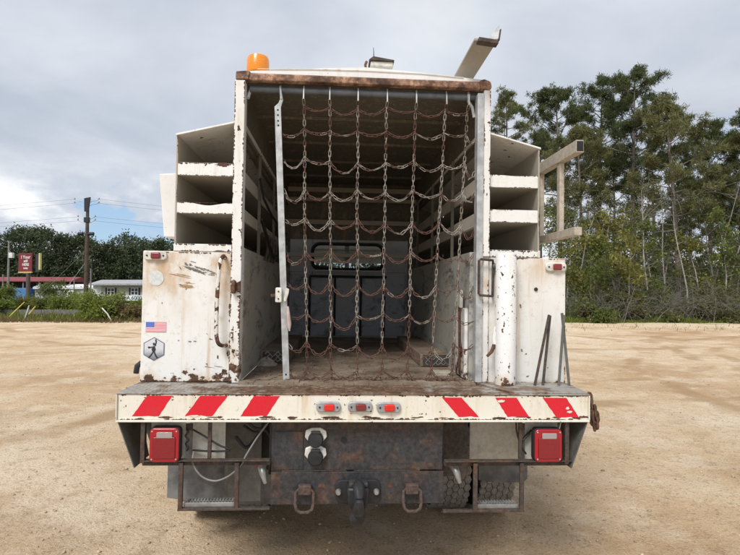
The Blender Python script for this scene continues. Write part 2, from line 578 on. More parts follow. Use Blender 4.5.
# ------------------------------------------------------------------ ground
def ground_mat():
    m_, n, b = material('sandy_dirt', 0.95, 0, 0.25)
    co = n.coord()
    x, y, z = n.sep(co)
    big = n.noise(0.20, 6, 0.62, vec=co)
    med = n.noise(1.1, 6, 0.66, vec=co, stretch=(1, 1.2, 1))
    fine = n.noise(6, 7, 0.75, vec=co)
    grit = n.noise(48, 5, 0.8, vec=co)
    c = n.ramp(big, [(0.32, (0.49, 0.305, 0.155)), (0.46, (0.67, 0.485, 0.30)), (0.60, (0.78, 0.625, 0.445))])
    c = n.mix(n.math('MULTIPLY', n.step(med, 0.47, 0.62), 0.65), c, (0.79, 0.65, 0.475))
    c = n.mix(n.math('MULTIPLY', n.step(n.noise(0.55, 7, 0.7, vec=n.vmath('ADD', co, (11, 4, 0))), 0.50, 0.62), 0.6), c, (0.50, 0.335, 0.19))
    c = n.mix(n.math('MULTIPLY', n.step(fine, 0.50, 0.66), 0.55), c, (0.38, 0.265, 0.155))
    c = n.mix(n.math('MULTIPLY', n.step(grit, 0.52, 0.64), 0.70), c, (0.27, 0.19, 0.115))
    c = n.mix(n.math('MULTIPLY', n.step(n.noise(62, 4, 0.8, vec=n.vmath('ADD', co, (3, 8, 0))), 0.56, 0.66), 0.65), c, (0.84, 0.74, 0.60))
    c = n.mix(n.math('MULTIPLY', n.step(n.noise(15, 4, 0.7, vec=n.vmath('ADD', co, (7, 2, 5))), 0.60, 0.68), 0.6), c, (0.33, 0.22, 0.13))
    # tyre tracks swinging across the yard
    wob = n.math('MULTIPLY', n.math('SUBTRACT', n.noise(0.4, 3, 0.5, vec=co), 0.5), 1.6)
    trm = None
    for (cx_, cy_, R_, w_) in ((3.0, 13.0, 6.0, 0.22), (3.0, 13.0, 7.9, 0.22), (-14.0, 8.0, 11.0, 0.25), (-14.0, 8.0, 12.9, 0.25), (26.0, 2.0, 19.0, 0.22), (26.0, 2.0, 20.9, 0.22), (2.0, 44.0, 30.0, 0.3), (2.0, 44.0, 32.0, 0.3)):
        r_ = n.vmath('LENGTH', n.vmath('SUBTRACT', n.comb(x, y, 0.0), (cx_, cy_, 0.0)))
        q = n.math('SUBTRACT', 1.0, n.step(n.math('ABSOLUTE', n.math('ADD', n.math('SUBTRACT', r_, R_), wob)), w_ * 0.4, w_ * 1.25))
        trm = q if trm is None else n.math('MAXIMUM', trm, q)
    trm = n.math('MULTIPLY', trm, n.step(n.noise(0.5, 5, 0.6, vec=n.vmath('ADD', co, (2, 9, 0))), 0.42, 0.58))
    c = n.mix(n.math('MULTIPLY', trm, 0.75), c, (0.42, 0.265, 0.135))
    # beyond the yard: weedy ground
    edge = n.math('ADD', y, n.math('MULTIPLY', n.math('SUBTRACT', n.noise(0.5, 5, 0.7, vec=co), 0.5), 2.5))
    gr = n.math('MAXIMUM', n.step(edge, 25.3, 26.8), n.step(n.math('ABSOLUTE', x), 60, 80))
    weed = n.ramp(n.noise(1.4, 6, 0.7, vec=co), [(0.3, (0.055, 0.075, 0.025)), (0.55, (0.13, 0.13, 0.055)), (0.75, (0.26, 0.21, 0.12))])
    c = n.mix(gr, c, weed)
    n.put(b.inputs['Base Color'], c)
    h = n.math('ADD', n.math('MULTIPLY', fine, 1.0), n.math('MULTIPLY', grit, 0.32))
    h = n.math('ADD', h, n.math('MULTIPLY', n.noise(25, 5, 0.7, vec=co), 0.55))
    h = n.math('SUBTRACT', h, n.math('MULTIPLY', trm, 0.5))
    n.put(b.inputs['Normal'], n.bump(h, 1.0, 0.035))
    return m_


def ground_z(x, y):
    d = math.hypot(x, y)
    f = max(0.0, min(1.0, (d - 1.2) / 3.0))
    z = 0.022 * mnoise.fractal(Vector((x * 0.9, y * 0.9, 1.0)), 1.0, 2.0, 4)
    z += 0.05 * mnoise.fractal(Vector((x * 0.17, y * 0.28, 4.0)), 1.0, 2.0, 3) * f
    if d > 60:
        z += (mnoise.noise(Vector((x * 0.01, y * 0.01, 7.0)))) * min(1.0, (d - 60) / 200) * 1.2 - 0.2
    # small roll of spoil at the edge of the yard
    return z - 0.012


def build_ground():
    rings, seg = 210, 240
    cx, cy = 0.0, -2.0
    rad = [0.0]
    r = 0.25
    while r < 4000:
        rad.append(r)
        r *= 1.047
    vs = [(cx, cy, ground_z(cx, cy))]
    for r in rad[1:]:
        for j in range(seg):
            a = 2 * PI * j / seg
            px, py = cx + r * math.cos(a), cy + r * math.sin(a)
            vs.append((px, py, ground_z(px, py)))
    fs = [(0, 1 + j, 1 + (j + 1) % seg) for j in range(seg)]
    for i in range(len(rad) - 2):
        b0, b1 = 1 + i * seg, 1 + (i + 1) * seg
        for j in range(seg):
            j2 = (j + 1) % seg
            fs.append((b0 + j, b1 + j, b1 + j2, b0 + j2))
    m_ = MB()
    m_.v, m_.f, m_.m = vs, fs, [0] * len(fs)
    o = m_.build('ground', ground_mat(), fix=False, smooth=False)
    o.data.polygons.foreach_set('use_smooth', [True] * len(o.data.polygons))
    tag(o, 'bare sandy yard of packed tan dirt running out to the weeds', 'ground', kind='structure')
    return o


build_ground()

# loose grit and pebbles lying on the yard (one mass)
def build_pebbles():
    rng = np.random.default_rng(3)
    n = 9000
    ang = rng.uniform(-0.75, 0.75, n)
    dist = 1.4 + 13 * rng.random(n) ** 1.7
    X = dist * np.sin(ang)
    Y = -2.7 + dist * np.cos(ang)
    s = 0.0025 + 0.013 * rng.random(n) ** 5
    s[:110] = rng.uniform(0.010, 0.024, 110)
    base = np.array([(1, 0, 0), (-1, 0, 0), (0, 1, 0), (0, -1, 0), (0, 0, 0.7), (0, 0, -0.7)], float)
    tri = np.array([(0, 2, 4), (2, 1, 4), (1, 3, 4), (3, 0, 4), (2, 0, 5), (1, 2, 5), (3, 1, 5), (0, 3, 5)])
    Z = np.array([ground_z(a, b) for a, b in zip(X, Y)])
    V = base[None] * (s[:, None, None] * rng.uniform(0.7, 1.5, (n, 6, 1)))
    ca, sa = np.cos(ang * 37), np.sin(ang * 37)
    Vx = V[..., 0] * ca[:, None] - V[..., 1] * sa[:, None]
    Vy = V[..., 0] * sa[:, None] + V[..., 1] * ca[:, None]
    P = np.stack([Vx + X[:, None], Vy + Y[:, None], V[..., 2] + (Z + s * 0.3)[:, None]], -1).reshape(-1, 3)
    Fc = (tri[None] + (np.arange(n) * 6)[:, None, None]).reshape(-1, 3)
    m_ = plain('pebbles', (0.42, 0.33, 0.23), 0.9, 0, 0.45, 9.0, 0)
    o = np_mesh('loose_gravel', P, Fc, m_, k=3)
    tag(o, 'fine tan gravel and grit scattered over the yard', 'gravel', kind='stuff')


build_pebbles()
#@@TRUCK@@
#@@BACKGROUND@@
# ------------------------------------------------------------------ the truck (metres; X right, Y forward, Z up, origin on the ground under the bumper face)
T_ROT = Euler((0, 0.015, 0.060))
truck = empty('utility_truck', (0, 0, 0), T_ROT)
tag(truck, 'white rusty utility truck with open rear cargo body and striped bumper', 'truck')


def smooth_pts(pts, k=6):
    P_ = [Vector(p) for p in pts]
    P_ = [P_[0] * 2 - P_[1]] + P_ + [P_[-1] * 2 - P_[-2]]
    out = []
    for i in range(1, len(P_) - 2):
        a, b_, c, d = P_[i - 1:i + 3]
        for j in range(k):
            t = j / k
            out.append(0.5 * ((2 * b_) + (c - a) * t + (2 * a - 5 * b_ + 4 * c - d) * t * t + (3 * b_ - a - 3 * c + d) * t ** 3))
    return out + [P_[-2]]


def rrect(cx, cz, w, h, r, y, n=5):
    pts = []
    for (sx, sz, a0) in ((1, 1, 0), (-1, 1, 90), (-1, -1, 180), (1, -1, 270)):
        for i in range(n + 1):
            a = math.radians(a0 + 90 * i / n)
            pts.append((cx + sx * (w / 2 - r) + r * math.cos(a), y, cz + sz * (h / 2 - r) + r * math.sin(a)))
    return pts


def ragged(cx, cz, w, h, seed, y, n=22, rough=0.45, rot=0.0):
    rd = random.Random(seed)
    pts = []
    for i in range(n):
        a = 2 * PI * i / n
        k = 1 - rough * rd.random()
        ex, ez = w / 2 * math.cos(a) * k, h / 2 * math.sin(a) * k
        pts.append((cx + ex * math.cos(rot) - ez * math.sin(rot), y, cz + ex * math.sin(rot) + ez * math.cos(rot)))
    return pts


def sheet(name, pts, mat, parent, t=0.0008):
    """a thin film or flake on a face that looks back towards -Y"""
    return MB().prism(pts, (0, t, 0)).build(name, mat, parent)


def edge_rust(edges, parent, y, seed, dens=0.6, w=0.010, mat='rust'):
    """rust that has eaten in from sheet edges: many small ragged flakes hugging each edge (x0, z0, x1, z1, side)"""
    rd = random.Random(seed)
    m_ = MB()
    for (x0, z0, x1, z1) in edges:
        a, b_ = Vector((x0, 0, z0)), Vector((x1, 0, z1))
        d = (b_ - a)
        L = d.length
        d.normalize()
        nrm = Vector((-d.z, 0, d.x))
        s_ = 0.0
        ph = rd.uniform(0, 50)
        while s_ < L:
            k = 0.5 + 0.5 * mnoise.noise(Vector((s_ * 9, ph, seed))) * 1.6
            ln = rd.uniform(0.004, 0.030) * (0.4 + k)
            if k > 1 - dens:
                wd_ = w * rd.uniform(0.25, 1.0) * (0.3 + k)
                c = a + d * min(s_ + ln / 2, L - ln / 2)
                n = 11
                pts = []
                for q in range(n):
                    t = 2 * PI * q / n
                    kk = 1 - 0.5 * rd.random()
                    off = nrm * max(0.0, math.sin(t) * wd_ * kk) if True else 0
                    pts.append(tuple(c + d * (math.cos(t) * ln * 0.6 * kk) + off + Vector((0, y, 0))))
                m_.poly([p for p in pts])
            s_ += ln * rd.uniform(0.5, 1.4)
    return tag(m_.build('edge_rust', MT[mat], parent, fix=False), kind='stuff')


# ---- frame, axle, wheels
for sx in (-1, 1):
    f = MB()
    f.box(sx * 0.43 - 0.035, sx * 0.43 + 0.035, 0.09, 6.2, 0.78, 1.0)
    f.build('frame_rail', MT['darksteel'], truck, 0.004)
cm = MB()
cm.box(-0.40, 0.40, 0.62, 0.72, 0.80, 0.98)
cm.build('frame_crossmember', MT['darksteel'], truck, 0.004)
ax = MB()
ax.tube([(-0.92, 1.47, 0.45), (-0.25, 1.47, 0.45), (0, 1.47, 0.45), (0.25, 1.47, 0.45), (0.92, 1.47, 0.45)], [0.06, 0.07, 0.19, 0.07, 0.06], 14)
ax.build('rear_axle', MT['darksteel'], truck, smooth=True)


def make_tyre(name, parent, cx, cy, w, R):
    m_ = MB()
    r0 = 0.25
    prof = [(r0, -w * 0.42), (r0 + 0.05, -w * 0.5), (R - 0.06, -w * 0.52), (R - 0.022, -w * 0.47), (R - 0.022, w * 0.47), (R - 0.06, w * 0.52), (r0 + 0.05, w * 0.5), (r0, w * 0.42)]
    m_.mi = 1
    m_.lathe(prof, (cx, cy, R), 'X', 48)
    m_.mi = 0
    rows, cnt = 6, 40
    for i in range(rows):
        xc = -w / 2 + w * (i + 0.5) / rows
        hw = w / rows * 0.62
        for j in range(cnt):
            a = 2 * PI * (j + (0.5 if i % 2 else 0)) / cnt
            ha = 2 * PI / cnt * 0.465
            ring = [(-hw, 0), (-hw * 0.5, ha), (hw * 0.5, ha), (hw, 0), (hw * 0.5, -ha), (-hw * 0.5, -ha)]
            ring = [(p * 0.97, q) for p, q in ring]
            vs = []
            for rr in (R - 0.024, R):
                for (ex, ea) in ring:
                    vs.append((cx + xc + ex, cy + rr * math.cos(a + ea), R + rr * math.sin(a + ea)))
            m_.add(vs, [(6, 7, 8, 9, 10, 11)] + [(q, (q + 1) % 6, 6 + (q + 1) % 6, 6 + q) for q in range(6)])
    o = m_.build(name, [MT['tyre'], MT['groove']], parent)
    return o


for sx, (xo, xi) in ((1, (1.065, 0.735)), (-1, (-1.065, -0.735))):
    for xc in (xo, xi):
        w_ = empty('rear_wheel')
        w_.parent = truck
        make_tyre('tyre', w_, xc, 1.47, 0.255, 0.45)
        MB().lathe([(0.02, -0.02), (0.13, -0.02), (0.16, 0.06 * sx), (0.255, 0.08 * sx), (0.255, -0.1 * sx), (0.02, -0.1 * sx)], (xc, 1.47, 0.45), 'X', 28).build('rim', MT['plate'], w_, smooth=True)
for sx in (-1, 1):
    w_ = empty('front_wheel')
    w_.parent = truck
    make_tyre('tyre', w_, sx * 1.0, 5.35, 0.24, 0.45)
    MB().lathe([(0.02, 0.0), (0.25, 0.05 * sx), (0.255, -0.1 * sx), (0.02, -0.1 * sx)], (sx * 1.0, 5.35, 0.45), 'X', 28).build('rim', MT['plate'], w_, smooth=True)

# mud flaps
for name, x0, x1, z0 in (('mud_flap', -1.207, -0.80, 0.31), ('mud_flap', 0.85, 1.187, 0.41)):
    f = MB()
    n = 7
    for i in range(n):
        pass
    f.prism([(x0, 0.80, 0.80), (x1, 0.80, 0.80), (x1, 0.79, z0 + 0.03), (x1 - 0.03, 0.79, z0), (x0 + 0.12, 0.785, z0 + 0.004), (x0, 0.79, z0 + 0.02)], (0, 0.012, 0))
    fo = f.build(name, MT['flap'], truck, 0.003)
    MB().bar((x0 - 0.01, 0.785, 0.79), (x1 + 0.01, 0.785, 0.79), 0.03, 0.04).build('hanger', MT['brownsteel'], fo)

# ---- bumper
bp = MB()
bp.box(-1.212, 1.218, 0.0, 0.010, 1.030, 1.1575)
bp.box(-1.216, 1.222, -0.014, 0.28, 1.0205, 1.0297)
bp.box(-1.218, -1.2125, -0.012, 0.30, 1.030, 1.158)
bp.box(1.2185, 1.224, -0.012, 0.30, 1.030, 1.158)
bumper = bp.build('rear_bumper', MT['cream'], truck, 0.0025)
stripes = [[(-1.069, 1.151), (-0.944, 1.151), (-1.009, 1.048), (-1.141, 1.048)],
           [(-0.805, 1.151), (-0.668, 1.151), (-0.744, 1.048), (-0.880, 1.048)],
           [(-0.536, 1.151), (-0.404, 1.151), (-0.471, 1.048), (-0.602, 1.048)],
           [(0.434, 1.146), (0.538, 1.146), (0.630, 1.045), (0.524, 1.045)],
           [(0.717, 1.146), (0.830, 1.146), (0.900, 1.045), (0.783, 1.045)],
           [(0.970, 1.146), (1.099, 1.146), (1.168, 1.043), (1.047, 1.043)]]
for k, s_ in enumerate(stripes):
    rd = random.Random(k + 4)
    pts = []
    for i in range(4):
        a, b_ = s_[i], s_[(i + 1) % 4]
        side = i in (1, 3)
        m = 9 if side else 5
        for j in range(m):
            t = j / m
            jx = (rd.random() - 0.5) * (0.0035 if side else 0) if j else 0
            jz = (rd.random() ** 3) * (0.008 if not side and i == 2 else 0) if j else 0
            pts.append((a[0] + (b_[0] - a[0]) * t + jx, -0.0012, a[1] + (b_[1] - a[1]) * t + jz))
    sheet('warning_stripe', pts, MT['tape'], bumper)
for (x, z, w, h) in ((1.105, 1.092, 0.024, 0.018), (1.118, 1.072, 0.034, 0.014), (0.748, 1.128, 0.05, 0.02), (-0.83, 1.050, 0.06, 0.012), (-0.62, 1.09, 0.02, 0.03)):
    sheet('paint_flake', ragged(x, z, w, h, int(x * 900) & 255, -0.0022), MT['cream'], bumper)
for k in range(46):
    rd = random.Random(900 + k)
    x = rd.uniform(-1.2, 1.2)
    edge = rd.random() < 0.7
    z = 1.0335 + rd.random() * 0.012 if edge else rd.uniform(1.04, 1.15)
    sheet('rust_patch', ragged(x, z, rd.uniform(0.02, 0.09) if edge else rd.uniform(0.006, 0.016), rd.uniform(0.006, 0.016) if edge else rd.uniform(0.005, 0.012), k, -0.0009), MT['rust'], bumper)

deck = MB().box(-1.219, 1.225, -0.006, 0.36, 1.159, 1.166).build('bumper_deck', MT['deck'], truck, 0.002)
lug = MB()
rd = random.Random(5)
for i in range(92):
    for j in range(10):
        x, y = -1.205 + i * 0.0264, 0.012 + j * 0.0295
        if -0.70 < x < 0.68 and rd.random() < 0.6:
            continue
        s_ = 1 if (i + j) % 2 else -1
        dx_, dy_ = 0.0095, 0.0095 * s_
        nx_, ny_ = 0.003 * s_, -0.003
        c = [(x - dx_, y - dy_), (x + nx_, y + ny_), (x + dx_, y + dy_), (x - nx_, y - ny_)]
        lug.add([(*p, 1.166) for p in c] + [(x - dx_ * 0.6, y - dy_ * 0.6, 1.1685), (x + dx_ * 0.6, y + dy_ * 0.6, 1.1685)], [(0, 1, 5, 4), (1, 2, 5), (2, 3, 4, 5), (3, 0, 4)])
tag(lug.build('tread_lugs', MT['deck'], deck, fix=False), kind='stuff')
# bent, rusty edge of the deck and the doubled plate at its right end
MB().prism([(0.68, 0.30, 1.1665), (0.80, 0.015, 1.1665), (1.214, -0.004, 1.1665), (1.224, 0.28, 1.1665)], (0, 0, 0.009)).build('deck_patch_plate', MT['deck'], truck, 0.002)
e = MB()
for i in range(48):
    x0 = -0.66 + i * 0.0278
    h = 0.010 + 0.008 * random.random()
    e.box(x0, x0 + 0.0276, 0.225 + 0.012 * random.random(), 0.31, 1.1662, 1.1662 + h)
e.build('sill_edge', MT['dust'], truck)


def marker(x, z, y, lens, housing, w=0.125, h=0.052, lw=0.052, lh=0.036, name='marker_light'):
    m_ = MB().prism(rrect(x, z, w, h, 0.020, y - 0.016), (0, 0.016, 0)).build(name, housing, truck, 0.005, smooth=True)
    MB().prism(rrect(x + 0.004, z, lw, lh, 0.008, y - 0.030), (0, 0.0145, 0)).build('lens', lens, m_, 0.006, smooth=True)
    for s_ in (-1, 1):
        MB().lathe([(0.005, 0), (0.005, -0.004), (0.002, -0.0055)], (x + s_ * w * 0.36, y - 0.016, z), 'Y', 8).build('screw', MT['darksteel'], m_)
    return m_


marker(-0.155, 1.098, 0.0, MT['redmarker'], MT['lamphousing'])
marker(0.007, 1.099, 0.0, MT['darkred'], MT['lamphousing'])
marker(0.155, 1.096, 0.0, MT['redmarker'], MT['lamphousing'])
marker(-1.145, 1.877, 0.30, MT['darkred'], MT['paleh'])
marker(1.163, 1.853, 0.30, MT['darkred'], MT['paleh'])

# ---- skirts, light boxes and steps under the bumper
for (xo, xi, xt, z1) in ((-1.212, -1.088, -1.126, 0.79), (1.218, 1.108, 1.132, 0.775)):
    s_ = MB()
    s_.prism([(xo, 0.0, 1.0205), (xo, 0.29, 1.0205), (xt, 0.20, z1), (xt, 0.0, z1)], (0.006 * (1 if xo < 0 else -1), 0, 0))
    s_.prism([(xo, 0.275, 1.0205), (xi, 0.275, 1.0205), (xi, 0.275, z1 + 0.02), (xt, 0.275, z1 + 0.0)], (0, 0.006, 0))
    s_.build('bumper_skirt', MT['skirt'], truck, 0.001)
    MB().bar((xi, 0.02, 1.0205), (xi, 0.02, z1 + 0.02), 0.022, 0.03, (0, 1, 0)).build('light_box_post', MT['brownsteel'], truck, 0.003)
for x0, x1, z in ((-1.10, -0.452, 0.805), (0.458, 1.135, 0.795)):
    b_ = MB()
    b_.box(x0, x1, 0.005, 0.045, z + 0.012, z + 0.018)
    b_.box(x0, x1, 0.040, 0.046, z - 0.018, z + 0.012)
    b_.build('light_box_angle', MT['brownsteel'], truck, 0.002)
for pts in (((-1.075, 0.09, 1.018), (-1.075, 0.09, 0.82), (-0.90, 0.09, 0.82), (-0.90, 0.09, 1.018)),
            ((-0.87, 0.12, 1.018), (-0.87, 0.12, 0.77), (-0.70, 0.12, 0.77), (-0.70, 0.12, 1.018)),
            ((0.915, 0.10, 1.018), (0.915, 0.10, 0.79), (1.095, 0.10, 0.79), (1.095, 0.10, 1.018)),
            ((0.66, 0.30, 1.02), (0.66, 0.30, 0.73), (0.96, 0.30, 0.73), (0.96, 0.30, 1.02))):
    MB().prism(pts, (0, 0.005, 0)).build('light_mount_plate', MT['plate'], truck, 0.001)
MB().box(-0.72, -0.535, 0.30, 0.31, 0.50, 1.0).build('splash_plate', MT['skirt'], truck)
MB().box(-0.80, -0.45, 0.60, 0.61, 0.36, 1.0).build('splash_plate', MT['flap'], truck)
MB().box(0.47, 0.63, 0.22, 0.30, 0.66, 1.02).build('splash_plate', MT['brownsteel'], truck)
MB().box(-0.66, -0.50, 0.45, 0.75, 0.62, 1.0).build('air_tank_box', MT['darksteel'], truck, 0.01)
for (x, z) in ((-0.978, 0.903), (1.004, 0.895)):
    t_ = MB().prism(rrect(x, z, 0.152, 0.176, 0.022, 0.005), (0, 0.045, 0)).build('tail_light', MT['black'], truck, 0.006, smooth=True)
    rim = MB()
    rim.prism(rrect(x, z, 0.146, 0.170, 0.022, -0.004), (0, 0.010, 0))
    rim.build('bezel', plastic('red_bezel', (0.40, 0.005, 0.016), 0.3) if x < 0 else bpy.data.materials['red_bezel'], t_, 0.005, smooth=True)
    MB().prism(rrect(x, z - 0.012, 0.112, 0.108, 0.010, -0.0105), (0, 0.0065, 0)).build('lens', MT['redlens'], t_, 0.003, smooth=True)
    for ex in (-0.060, 0.060):
        for ez in (-0.070, 0.070):
            MB().lathe([(0.004, 0), (0.004, -0.003), (0.0, -0.004)], (x + ex, -0.0038, z + ez), 'Y', 8).build('screw', MT['galv'], t_)
    MB().prism(rrect(x + 0.002, z + 0.052, 0.078, 0.030, 0.006, -0.0115), (0, 0.0075, 0)).build('backup_lens', MT['clearlens'], t_, 0.002, smooth=True)


def step(posts, x0, x1, zt, tx0, tx1, ztop):
    s_ = MB()
    for p in posts:
        s_.box(p - 0.011, p + 0.011, 0.012, 0.030, zt - 0.008, ztop)
    s_.box(x0, x1, 0.010, 0.034, zt - 0.020, zt - 0.008)
    o = s_.build('step', MT['brownsteel'], truck, 0.002)
    tr = MB()
    tr.box(tx0, tx1, 0.034, 0.10, zt - 0.004, zt + 0.006)
    tr.box(tx0, tx1, 0.0305, 0.036, zt - 0.008, zt + 0.014)
    t_ = tr.build('step_tread', MT['alu'], o, 0.002)
    g = MB()
    k = 0
    x = tx0 + 0.012
    while x < tx1 - 0.01:
        for y in (0.045, 0.075):
            g.box(x, x + 0.008, y, y + 0.018, zt + 0.006, zt + 0.013)
        x += 0.016
    tag(g.build('tread_teeth', MT['alu'], o), kind='stuff')


step((-0.898, -0.617), -0.91, -0.447, 0.588, -0.886, -0.628, 0.81)
step((0.62, 0.869), 0.450, 0.882, 0.565, 0.632, 0.858, 0.80)
MB().box(0.862, 0.880, 0.045, 0.063, 0.81, 1.02).build('step_hanger', MT['brownsteel'], truck, 0.002)
MB().box(-0.775, -0.757, 0.047, 0.065, 0.82, 1.02).build('step_hanger', MT['brownsteel'], truck, 0.002)

# ---- hitch plates
hp = MB()
hp.box(-0.449, 0.453, 0.062, 0.074, 0.752, 1.006)
hitch_up = hp.build('hitch_plate', MT['steel'], truck, 0.002)
MB().box(-0.449, 0.453, 0.055, 0.0615, 0.968, 1.019).build('top_flange', MT['brownsteel'], hitch_up, 0.001)
MB().box(-0.435, -0.285, 0.0565, 0.0615, 0.757, 0.955).build('cover_plate', MT['steel'], hitch_up, 0.0015)
for k, (x, z, w, h) in enumerate(((0.33, 0.775, 0.18, 0.05), (0.12, 0.765, 0.14, 0.025), (-0.16, 0.80, 0.05, 0.14), (-0.235, 0.96, 0.30, 0.012), (0.36, 0.90, 0.10, 0.05), (0.05, 0.94, 0.2, 0.03))):
    sheet('rust_patch', ragged(x, z, w, h, 60 + k, 0.0611), MT['brownsteel'], hitch_up)
hl = MB().box(-0.449, 0.457, 0.050, 0.064, 0.580, 0.7465).build('hitch_plate', MT['steel'], truck, 0.002)
for x in (-0.185, 0.17):
    sheet('rust_patch', ragged(x, 0.675, 0.04, 0.032, 5 + int(x * 10), 0.0492), MT['rust'], hl)
MB().lathe([(0.017, 0.0), (0.017, -0.0016), (0.0, -0.0016)], (-0.072, 0.0612, 0.910), 'Y', 16).build('bolt_hole', MT['black'], hitch_up)  # black disc on the plate; the hole's inner shade is put into its colour
for z in (0.925, 0.832):
    s_ = MB().prism([(-0.272, 0.040, z + 0.040), (-0.240, 0.040, z + 0.052), (-0.196, 0.040, z + 0.052), (-0.166, 0.040, z + 0.036), (-0.162, 0.040, z + 0.006), (-0.190, 0.040, z - 0.028), (-0.248, 0.040, z - 0.028), (-0.276, 0.040, z + 0.004)], (0, 0.018, 0)).build('trailer_socket', MT['paleh'], truck, 0.004)
    MB().lathe([(0.040, 0.002), (0.040, -0.022), (0.034, -0.030), (0.0, -0.031)], (-0.219, 0.040, z - 0.004), 'Y', 20).build('socket_cover', MT['darksteel'], s_, smooth=True)
    MB().box(-0.243, -0.195, 0.008, 0.030, z + 0.028, z + 0.042).build('cover_hinge', MT['darksteel'], s_, 0.003)
for x in (-0.271, 0.287):
    b_ = MB().box(x - 0.034, x + 0.034, 0.012, 0.049, 0.640, 0.690).build('tow_ring', MT['darkrust'], truck, 0.006)
    ring = [(x - 0.045, 0.022, 0.655), (x - 0.047, 0.012, 0.60), (x - 0.040, 0.002, 0.573), (x - 0.02, 0.0, 0.560), (x + 0.02, 0.0, 0.560), (x + 0.040, 0.002, 0.573), (x + 0.047, 0.012, 0.60), (x + 0.045, 0.022, 0.655), (x + 0.03, 0.024, 0.668), (x - 0.03, 0.024, 0.668)]
    MB().tube(ring, 0.0085, 8, closed=True).build('ring', MT['darkrust'], b_, smooth=True)
pm = MB()
pm.prism(rrect(0.004, 0.650, 0.235, 0.120, 0.03, 0.034), (0, 0.016, 0))
pint = pm.build('pintle_hitch', MT['darksteel'], truck, 0.004)
MB().prism([(-0.055, 0.034, 0.70), (0.06, 0.034, 0.70), (0.05, 0.034, 0.595), (-0.045, 0.034, 0.595)], (0, -0.09, 0.0)).build('pintle_body', MT['darksteel'], pint, 0.012, smooth=True)
MB().tube([(0.004, -0.02, 0.60), (0.004, -0.075, 0.598), (0.004, -0.115, 0.620), (0.004, -0.118, 0.655), (0.004, -0.098, 0.672)], [0.036, 0.034, 0.028, 0.024, 0.016], 12).build('hook', MT['darksteel'], pint, smooth=True)
MB().tube([(0.004, -0.03, 0.705), (0.004, -0.07, 0.712), (0.004, -0.105, 0.698), (0.004, -0.115, 0.672)], [0.030, 0.032, 0.026, 0.018], 12).build('latch', MT['darksteel'], pint, smooth=True)
MB().box(-0.045, 0.053, -0.045, 0.02, 0.700, 0.722).build('latch_lock', MT['steel'], pint, 0.006)
MB().tube([(0.004, 0.0, 0.60), (0.002, -0.01, 0.565), (-0.002, -0.02, 0.545), (0.0, -0.02, 0.52), (0.006, -0.018, 0.495)], [0.036, 0.034, 0.040, 0.036, 0.016], 12).build('lower_knuckle', MT['darksteel'], pint, smooth=True)
for x in (-0.097, 0.100):
    MB().lathe([(0.016, 0.03), (0.016, 0.004), (0.011, -0.006), (0.0, -0.007)], (x, 0.02, 0.650), 'Y', 12).build('bolt_head', MT['alu'], pint, smooth=True)
for x, z in ((-0.50, 0.74), (0.52, 0.735)):
    g = MB().tube([(x, 0.13, z + 0.03), (x, 0.08, z + 0.025), (x + 0.01, 0.055, z), (x + 0.025, 0.05, z - 0.05)], [0.022, 0.022, 0.018, 0.010], 12).build('glad_hand', MT['alu'], truck, smooth=True)
    MB().lathe([(0.013, 0.0), (0.014, -0.008), (0.0, -0.01)], (x - 0.02, 0.085, z + 0.035), 'Y', 14).build('seal', MT['darkred'], g)
for pts, r, m_ in (([(-0.86, 0.08, 0.96), (-0.80, 0.07, 0.93), (-0.72, 0.06, 0.885), (-0.665, 0.06, 0.862), (-0.70, 0.065, 0.852), (-0.78, 0.08, 0.848), (-0.86, 0.09, 0.85)], 0.006, 'cableblk'),
                   ([(-0.46, 0.09, 1.01), (-0.52, 0.06, 0.93), (-0.575, 0.04, 0.84), (-0.60, 0.035, 0.79), (-0.66, 0.035, 0.735), (-0.73, 0.035, 0.710), (-0.80, 0.035, 0.735), (-0.845, 0.04, 0.80), (-0.85, 0.07, 0.85)], 0.0055, 'cablegry'),
                   ([(-0.62, 0.16, 1.02), (-0.56, 0.16, 0.95), (-0.49, 0.16, 0.93), (-0.46, 0.16, 0.86), (-0.47, 0.16, 0.70)], 0.010, 'cableblk'),
                   ([(-0.60, 0.2, 1.0), (-0.50, 0.18, 0.97), (-0.55, 0.18, 0.92), (-0.62, 0.2, 0.95)], 0.008, 'cableblk'),
                   ([(0.94, 0.07, 0.96), (0.90, 0.07, 0.92), (0.885, 0.07, 0.87), (0.91, 0.07, 0.83)], 0.006, 'cableblk'),
                   ([(0.93, 0.07, 0.94), (0.875, 0.06, 0.90), (0.855, 0.06, 0.95), (0.85, 0.06, 1.0)], 0.006, 'cableblk'),
                   ([(-0.888, 0.07, 0.97), (-0.875, 0.05, 0.955), (-0.888, 0.05, 0.935), (-0.872, 0.05, 0.915), (-0.886, 0.05, 0.895), (-0.872, 0.05, 0.875), (-0.88, 0.05, 0.86)], 0.006, 'cableblk'),
                   ([(-0.68, 0.3, 0.86), (-0.62, 0.3, 0.80), (-0.56, 0.3, 0.86), (-0.50, 0.3, 0.98)], 0.012, 'cableblk')):
    MB().tube(smooth_pts(pts), r * 0.85, 7).build('cable', MT[m_], truck, smooth=True)


def link_path(c, d, side, L, Wd):
    """stadium centre line of one chain link round c: long axis d, half-length L, half-width Wd"""
    pts = []
    for s_ in (1, -1):
        for k in range(5):
            a = -PI / 2 + PI * k / 4
            pts.append(c + d * s_ * (L - Wd + Wd * math.cos(a)) + side * (s_ * Wd * math.sin(a)))
    return pts


